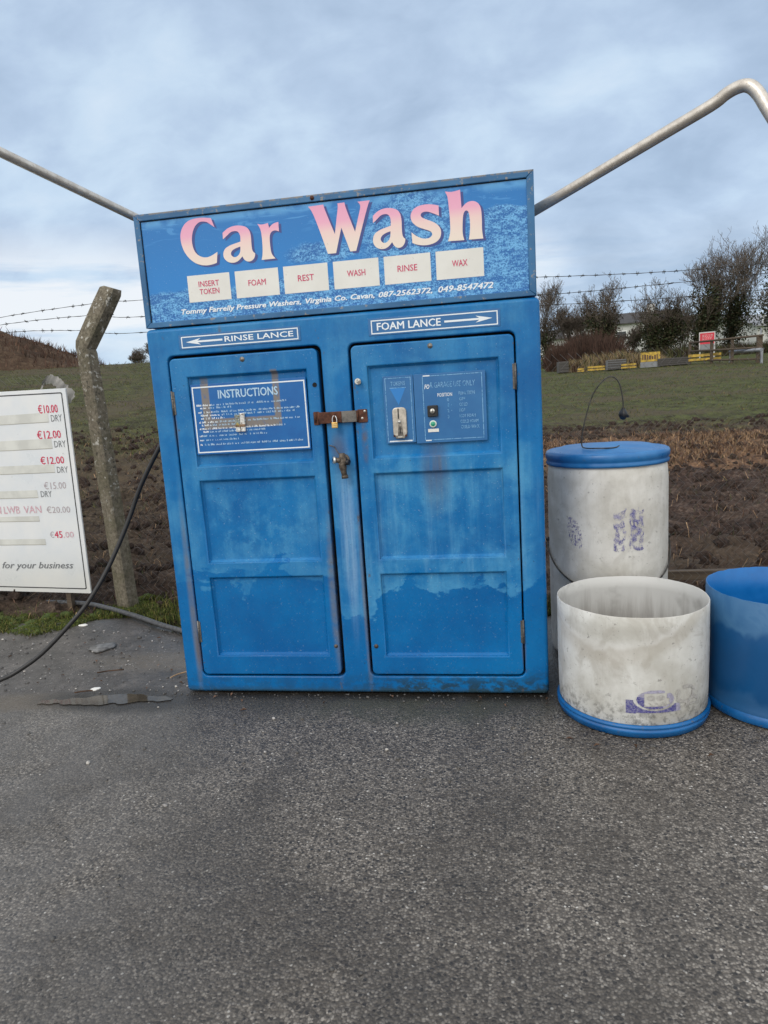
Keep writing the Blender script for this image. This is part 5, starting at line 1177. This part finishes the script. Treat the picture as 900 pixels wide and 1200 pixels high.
# ------------------------------------------------------------------ BACKGROUND
def at(az_,d,dz=0.):
    a_=R(az_); x=CAM.x+d*math.sin(a_); y=CAM.y+d*math.cos(a_); return Vector((x,y,tz(x,y)+dz))
M_bark=simple('bark',(.060,.052,.042),.9,var=.4,scale=4,spec=.1); M_twig=simple('twigs',(.13,.108,.090),.9,var=.3,scale=2,spec=.1)
M_ivy=simple('ivy_leaves',(.030,.040,.014),.65,var=.5,scale=3,spec=.3); M_ivy2=simple('ivy_leaves_brown',(.060,.050,.028),.8,var=.5,scale=3,spec=.2)
def make_tree(name,az_,d,h,spread,seed,ivy,label,trunks=1,ivyh=.6,green=False,dens=1.):
    r_=random.Random(seed); base=at(az_,d,-.1); th=thing(name,label,'tree',base,group='bare trees along the far hedge')
    tm=MB(); cm_=MB(); nodes=[]
    def grow(p,dirn,L,rad,lev):
        segs=3 if lev<4 else 2; P_=[p]; rr_=[rad]; q=p.copy(); dv=dirn.copy()
        for k in range(segs):
            dv=(dv+Vector((r_.gauss(0,.13),r_.gauss(0,.13),r_.gauss(.03,.10)))*(1+.25*lev)).normalized(); q=q+dv*L/segs; P_.append(q.copy()); rr_.append(max(.0085,rad*(1-.45*(k+1)/segs)))
        (tm if lev<2 else cm_).tube(P_,rr_,5 if lev<2 else 3,0,False)
        if lev<2: nodes.extend([(P_[k],lev) for k in range(len(P_))])
        if lev>=6: return
        nb=(4,4,4,3,3,2)[lev]
        if lev>=3 and dens<1: nb=2+(r_.random()<dens)
        for k in range(nb):
            t_=r_.uniform(.35,1) if k else 1.; idx=min(segs,max(1,int(round(t_*segs)))); o_=P_[idx]
            sp_=Vector((r_.gauss(0,1)*spread,r_.gauss(0,1)*spread,r_.uniform(.1,1.0))).normalized()
            nd=(dv*.9+sp_*.62).normalized(); grow(o_,nd,L*r_.uniform(.55,.80),rr_[idx]*.62,lev+1)
    for k in range(trunks):
        off=Vector((r_.uniform(-.5,.5),r_.uniform(-.3,.3),0))*(trunks>1)*1.3
        grow(base+off*.2,Vector((off.x*.45+r_.uniform(-.1,.1),off.y*.4,1)).normalized(),h*.36,h*.020,0)
    # normalise height
    mz=max(v[2] for v in cm_.v); s_=h/(mz-base.z)
    for mm in (tm,cm_): mm.v=[(base.x+(v[0]-base.x)*s_*.95,base.y+(v[1]-base.y)*s_*.95,base.z+(v[2]-base.z)*s_) for v in mm.v]
    tm.build('trunk',M_bark,th); cm_.build('crown',M_twig,th)
    if ivy:
        iv=MB(); cand=[(n_[0],n_[1]) for n_ in nodes]
        for _ in range(ivy):
            p_,lv=r_.choice(cand); p_=Vector((base.x+(p_.x-base.x)*s_,base.y+(p_.y-base.y)*s_,base.z+(p_.z-base.z)*s_))
            if p_.z-base.z>h*ivyh*r_.uniform(.75,1.1): continue
            q=p_+Vector((r_.gauss(0,.26),r_.gauss(0,.26),r_.gauss(0,.45))); s2=r_.uniform(.035,.085); a_=Vector((r_.gauss(0,1),r_.gauss(0,1),r_.gauss(0,1))).normalized(); b_=a_.cross(Vector((r_.gauss(0,1),r_.gauss(0,1),r_.gauss(0,1)))).normalized()
            i=iv.addv((q-a_*s2,q+b_*s2*.6,q+a_*s2,q-b_*s2*.6)); iv.face((i,i+1,i+2,i+3),0 if (green or r_.random()<.6) else 1)
        iv.build('ivy',[M_ivy,M_ivy2],th)
    return th
make_tree('bare_tree',4.6,44,5.6,.95,31,2600,'twiggy bare tree right beside the cabinet edge, brown and loose',2,.45)
make_tree('bare_tree',6.7,47,3.9,1.1,32,300,'low scrubby bare tree between the cabinet edge and the first ivy tree',3,.4)
make_tree('bare_tree',8.9,43,5.3,.7,33,8000,'upright tree with an ivy-clad trunk above the bent wire',2,.72)
make_tree('bare_tree',12.3,44,4.7,.75,34,9000,'round ivy-dark tree behind the yellow sign',2,.75)
make_tree('bare_tree',10.7,48,2.5,1.0,44,300,'small dark bush-like tree between the two ivy trees',3,.6)
make_tree('bare_tree',15.4,43,6.3,.75,35,11000,'big bare tree with heavy ivy just left of the red board',2,.62)
make_tree('bare_tree',17.2,45,6.9,.8,36,7000,'tallest spreading bare tree above and right of the red board',2,.5)
make_tree('bare_tree',20.4,41,6.6,.9,37,9000,'green ivy-covered tree cut off by the right edge',2,.75,green=True)
make_tree('bare_tree',14.0,50,3.4,1.1,38,200,'thin bare tree half hidden between the ivy trees',3,.4)
make_tree('bare_tree',-36.5,43,1.7,1.0,39,60,'faint bare shrub on top of the brown mound at the left',3,.4)
# tree on the mound: lift
make_tree('bare_tree',-28.2,70,2.3,1.1,40,200,'low far-off scrub tree on the skyline left of the cabinet',4,.7)
make_tree('bare_tree',-26.4,68,2.9,1.1,41,200,'far-off scrub tree against the sky touching the cabinet edge',4,.7)

def brush(name,label,az0,az1,d0,d1,h,n_,mats,seed,cat='scrub'):
    r_=random.Random(seed); m=MB()
    for _ in range(n_):
        az_=r_.uniform(az0,az1); d=r_.uniform(d0,d1); p_=at(az_,d,-.05); u=(az_-az0)/(az1-az0); hh=h*(.35+.65*math.sin(PI*min(1,max(0,u)))**.5)*r_.uniform(.45,1.1)*(1+.35*mn.noise(Vector((az_*1.7,seed,0))))
        q=p_+Vector((r_.gauss(0,.25)*hh,r_.gauss(0,.2)*hh,hh)); w_=r_.uniform(.010,.028)
        mid=(p_+q)/2+Vector((r_.gauss(0,.08),0,0)); i=m.addv((p_-Vector((w_,0,0)),p_+Vector((w_,0,0)),mid+Vector((w_*.8,0,0)),mid-Vector((w_*.8,0,0)),q)); mi=r_.randrange(len(mats)); m.face((i,i+1,i+2,i+3),mi); m.face((i+3,i+2,i+4),mi)
        if r_.random()<.5:
            q2=mid+Vector((r_.gauss(0,.3),r_.gauss(0,.2),hh*.3)); j=m.addv((mid-Vector((w_*.6,0,0)),mid+Vector((w_*.6,0,0)),q2)); m.face((j,j+1,j+2),mi)
    o=m.build(name,mats,loc=at((az0+az1)/2,(d0+d1)/2)); tagp(o,label,cat,kind='stuff'); return o
B1=simple('bramble_red',(.075,.046,.036),.9,var=.4,scale=2,spec=.1); B2=simple('bramble_dark',(.045,.032,.026),.9,var=.4,scale=2,spec=.1); B3=simple('reed_pale',(.25,.19,.11),.9,var=.3,scale=2,spec=.1); B4=simple('reed_olive',(.10,.10,.045),.9,var=.4,scale=2,spec=.1)
brush('bramble_scrub','reddish brown bramble thicket in front of the trees at the cabinet edge',4.2,10.2,36,39,1.7,6500,[B1,B1,B2],51)
brush('reeds','pale dry reeds and long grass in front of the brambles',5.2,13.2,33.2,35.5,.75,5200,[B3,B3,B4,B1],52)
brush('hedge_bottom','dark undergrowth filling the foot of the tree row',3.5,23,41.5,46,.75,6500,[B2,B4,B2,M_ivy],53)
def moundscrub():
    r_=random.Random(77); m=MB(); me=bpy.data.objects['hill'].data; vs=me.vertices
    for _ in range(9000):
        p_=Vector(vs[r_.randrange(len(vs))].co)+Vector((r_.uniform(-.35,.35),r_.uniform(-.2,.2),-.05)); h_=r_.uniform(.08,.42); w_=r_.uniform(.012,.035)
        q=p_+Vector((r_.gauss(0,.4)*h_,r_.gauss(0,.3)*h_,h_)); i=m.addv((p_-Vector((w_,0,0)),p_+Vector((w_,0,0)),q)); m.face((i,i+1,i+2),r_.choice((0,0,1,2)))
    o=m.build('mound_scrub',[B1,B2,S2]); tagp(o,'low brown scrub covering the mound at the left','scrub',kind='stuff')
moundscrub()
brush('skyline_scrub','thin scrub line along the top of the far field',-30,-22,60,72,.9,2600,[B2,B4],55)

# houses
def house(label,az_,d,w_,dp,hw,hr,rot,wallc,roofc,win=3,chim=True,lift=0.):
    base=at(az_,d,lift); th=thing('house',label,'house',base); rz=Matrix.Translation(base)@Matrix.Rotation(rot,4,'Z')
    m=MB(); m.box(-w_/2,w_/2,-dp/2,dp/2,-1.5,hw,0,rz); i=m.addv([rz@Vector(q) for q in ((-w_/2,-dp/2,hw),(-w_/2,dp/2,hw),(-w_/2,0,hw+hr))]); m.face((i,i+1,i+2)); i=m.addv([rz@Vector(q) for q in ((w_/2,-dp/2,hw),(w_/2,dp/2,hw),(w_/2,0,hw+hr))]); m.face((i,i+1,i+2))
    m.build('wall',wallc,th)
    m=MB(); e=.35
    for s_ in (-1,1):
        q=[(-w_/2-e,s_*(dp/2+e),hw-.15),(w_/2+e,s_*(dp/2+e),hw-.15),(w_/2+e,0,hw+hr+.06),(-w_/2-e,0,hw+hr+.06)]
        q2=[(a_,b_,c_+.12) for a_,b_,c_ in q]; i=m.addv([rz@Vector(t_) for t_ in q+q2]); m.face((i,i+1,i+2,i+3)); m.face((i+4,i+5,i+6,i+7))
        for k in range(4): m.face((i+k,i+(k+1)%4,i+4+(k+1)%4,i+4+k))
    rf=m.build('roof',roofc,th)
    if chim: m=MB(); m.box(w_*.25,w_*.25+.8,-.3,.3,hw+hr-.6,hw+hr+.9,0,rz); m.build('chimney',wallc,rf)
    for k in range(win):
        x=-w_/2+w_*(k+.5)/win; m=MB(); m.box(x-.55,x+.55,-dp/2-.05,-dp/2+.02,1.0,2.1,0,rz); f=m.build('window',simple('window_frame_white',(.7,.7,.7),.5) if k==0 else bpy.data.materials['window_frame_white'],th)
        m=MB(); m.box(x-.45,x+.45,-dp/2-.07,-dp/2-.052,1.1,2.0,0,rz); m.build('pane',bpy.data.materials.get('pane_dark') or simple('pane_dark',(.03,.035,.04),.1),f)
M_hw=simple('render_white',(.48,.48,.47),.8,var=.1,scale=1); M_slate=simple('slate_roof',(.045,.040,.038),.7,var=.3,scale=3); M_slate2=simple('slate_grey',(.22,.22,.23),.5,var=.15,scale=3)
house('long low white house with a dark roof behind the ivy trees',9.6,82,11.5,8,2.85,1.15,R(-6),M_hw,M_slate,5)
house('white house glimpsed between the trees left of the red board',14.0,88,8,8,2.45,.9,R(8),M_hw,M_slate,3)
house('white bungalow with a pale grey roof at the right edge',19.9,74,8,8,1.35,1.0,R(14),M_hw,M_slate2,4)
house('small pale shed-like house low behind the scrub at the cabinet edge',5.0,80,5,6,1.9,.9,R(0),M_hw,M_slate,2,False)

# red board
def face_cam(p_): return math.atan2(-(p_.x-CAM.x),(p_.y-CAM.y))
def board3(name,label,cat,az_,d,w_,z0,z1,fn,group=None,legs=True,yawoff=0.):
    base=at(az_,d); th=thing(name,label,cat,base,group); M_=Matrix.Translation(base)@Matrix.Rotation(face_cam(base)+yawoff,4,'Z'); fn(th,M_,w_,z0,z1)
    if legs:
        for s_ in (-1,1):
            m=MB(); m.box(s_*w_*.44-.03,s_*w_*.44+.03,-.02,.02,-.3,z0+.05 if z0>.05 else z1*.5,0,M_@Matrix.Translation((0,.05,0))); m.build('leg',M_hw if cat=='sign' and 'red' in label else M_gd,th)
    return th
M_gd=simple('post_dark',(.07,.065,.06),.7,var=.2); M_red=simple('sign_red',(.60,.035,.06),.45,var=.15,scale=4); M_sg=simple('sign_grey',(.20,.21,.22),.5,var=.1,scale=4); M_yel=simple('barrier_yellow',(.42,.28,.04),.6,var=.4,scale=6); M_galv=simple('galvanised',(.26,.275,.30),.4,.5,var=.15,scale=4)
def redfn(th,M_,w_,z0,z1):
    m=MB(); m.box(-w_/2,w_/2,-.03,.03,z0,z1,0,M_); m.build('board',M_hw,th)
    m=MB(); h=z1-z0; m.box(-w_*.44,w_*.44,-.036,-.0305,z0+h*.36,z1-h*.06,0,M_); m.box(-w_*.44,w_*.44,-.036,-.0305,z0+h*.05,z0+h*.355,1,M_)
    rr_=random.Random(2)
    for k in range(5): # unreadable pale strokes on the red field
        zz_=z0+h*(.82-.07*k); x=-w_*.3
        while x<w_*.28:
            l=rr_.uniform(.03,.09); m.box(x,x+l,-.040,-.0365,zz_,zz_+h*.025,2,M_); x+=l+.03
    m.build('face',[M_red,M_sg,simple('sign_pale',(.6,.45,.45),.5)],th)
board3('notice_board','upright red and grey board with a white frame below the big ivy tree','sign',15.75,37,.70,.42,1.30,redfn)
def yfn(th,M_,w_,z0,z1):
    h=z1-z0; m=MB(); m.box(-w_/2,w_/2,-.03,.03,z0+h*.38,z1,0,M_); m.build('panel',M_yel,th)
    m=MB(); rr_=random.Random(int(w_*1000)); x=-w_*.42
    while x<w_*.40:
        l=w_*rr_.uniform(.05,.11); m.box(x,x+l,-.036,-.0305,z0+h*.52,z0+h*rr_.uniform(.72,.86),0,M_); x+=l+w_*.04
    m.build('dark_strokes',simple('stroke_brown',(.10,.05,.03),.6) if 'stroke_brown' not in bpy.data.materials else bpy.data.materials['stroke_brown'],th)
    m=MB(); m.box(-w_*.52,w_*.52,-.10,.10,z0,z0+h*.36,0,M_); m.build('base',M_sg,th)
board3('warning_sign','yellow sign on a grey base at the far field edge below the ivy trees','sign',11.85,32.5,.78,.0,.64,yfn,legs=False)
def lowfn(th,M_,w_,z0,z1):
    m=MB(); h=z1-z0
    m.box(-w_/2,w_/2,-.02,.02,z0+h*.68,z1,0,M_); m.box(-w_/2,w_/2,-.02,.02,z0+h*.22,z0+h*.5,0,M_); m.build('panel',M_yel,th)
    for s_ in (-.46,0,.46): m=MB(); m.box(s_*w_-.03,s_*w_+.03,.022,.07,z0-.05,z1,0,M_); m.build('upright',M_gd,th)
g_='yellow barrier boards lying along the field edge'
board3('barrier_board','short yellow barrier nearest the cabinet edge in the row','barrier',6.75,32,.28,.0,.18,lowfn,g_,False)
board3('barrier_board','low yellow barrier with white tops left of the dark crate','barrier',7.9,32,.72,.0,.24,lowfn,g_,False)
board3('barrier_board','yellow barrier half hidden by grass just left of the yellow sign','barrier',10.3,32,.62,.0,.24,lowfn,g_,False)
board3('barrier_board','long yellow slatted barrier behind the timber rails','barrier',15.6,32.6,1.25,.05,.40,lowfn,g_,False)
def crate(label,az_,d,w_,h,m_):
    base=at(az_,d); th=thing('crate',label,'crate',base); M_=Matrix.Translation(base)@Matrix.Rotation(face_cam(base)+.2,4,'Z')
    m=MB(); m.box(-w_/2,w_/2,-.3,.3,0,h,0,M_); m.build('crate_body',m_,th); m=MB()
    for k in range(4): m.box(-w_/2-.02,w_/2+.02,-.33,-.31,h*(.05+.25*k),h*(.2+.25*k),0,M_)
    m.build('slats',M_gd,th)
crate('dark low crate in the reeds between the yellow barriers',9.35,32.6,.75,.42,M_sg)
crate('dark stack of sheeting right of the yellow sign',13.4,32.8,1.3,.32,M_gd)
crate('small dark box at the field edge close to the cabinet',5.35,33,.4,.5,M_gd)
# timber rail fence
rf=thing('rail_fence','weathered timber post and rail fence at the far right of the field','fence',at(17,33)); 
A_=at(14.6,33.5); B_=at(19.3,30.5)
for t_ in (0,.33,.62,.97):
    p_=A_.lerp(B_,t_); w_=.10 if t_>.9 else .05; m=MB(); m.box(p_.x-w_,p_.x+w_,p_.y-.05,p_.y+.05,p_.z-.3,p_.z+ (1.0 if t_>.9 else .95)); m.build('post',M_tim,rf)
for hh,dz in ((.88,.12),(.52,.03),(.12,-.0)):
    m=MB(); m.tube([A_+Vector((0,-.08,hh)),B_+Vector((0,-.08,hh+dz))],.045,6); m.build('rail',M_tim,rf)
m=MB(); a1,b1=at(17.3,32.2),at(19.3,30.2); m.tube([a1+Vector((0,0,.40)),b1+Vector((0,0,.48))],.075,8); m.box(a1.x-.04,a1.x+.04,a1.y-.04,a1.y+.04,a1.z-.2,a1.z+.4); m.box(b1.x-.04,b1.x+.04,b1.y-.04,b1.y+.04,b1.z-.2,b1.z+.45)
o=m.build('guard_rail',M_galv,loc=a1); tagp(o,'pale silver rail bar behind the timber fence at the right edge','rail')
p_=at(19.2,35); m=MB(); m.tube([p_+Vector((0,0,-.2)),p_+Vector((.02,0,1.25))],.03,8); o=m.build('marker_post',M_galv,loc=p_); tagp(o,'thin pale upright post beside the timber rails at the right edge','post')

# ------------------------------------------------------------------ render settings
scene.view_settings.view_transform='Standard'; scene.view_settings.look='None'; scene.view_settings.exposure=0; scene.view_settings.gamma=1; scene.view_settings.use_curve_mapping=False
scene.cycles.use_denoising=True; scene.cycles.max_bounces=6; scene.cycles.transparent_max_bounces=12
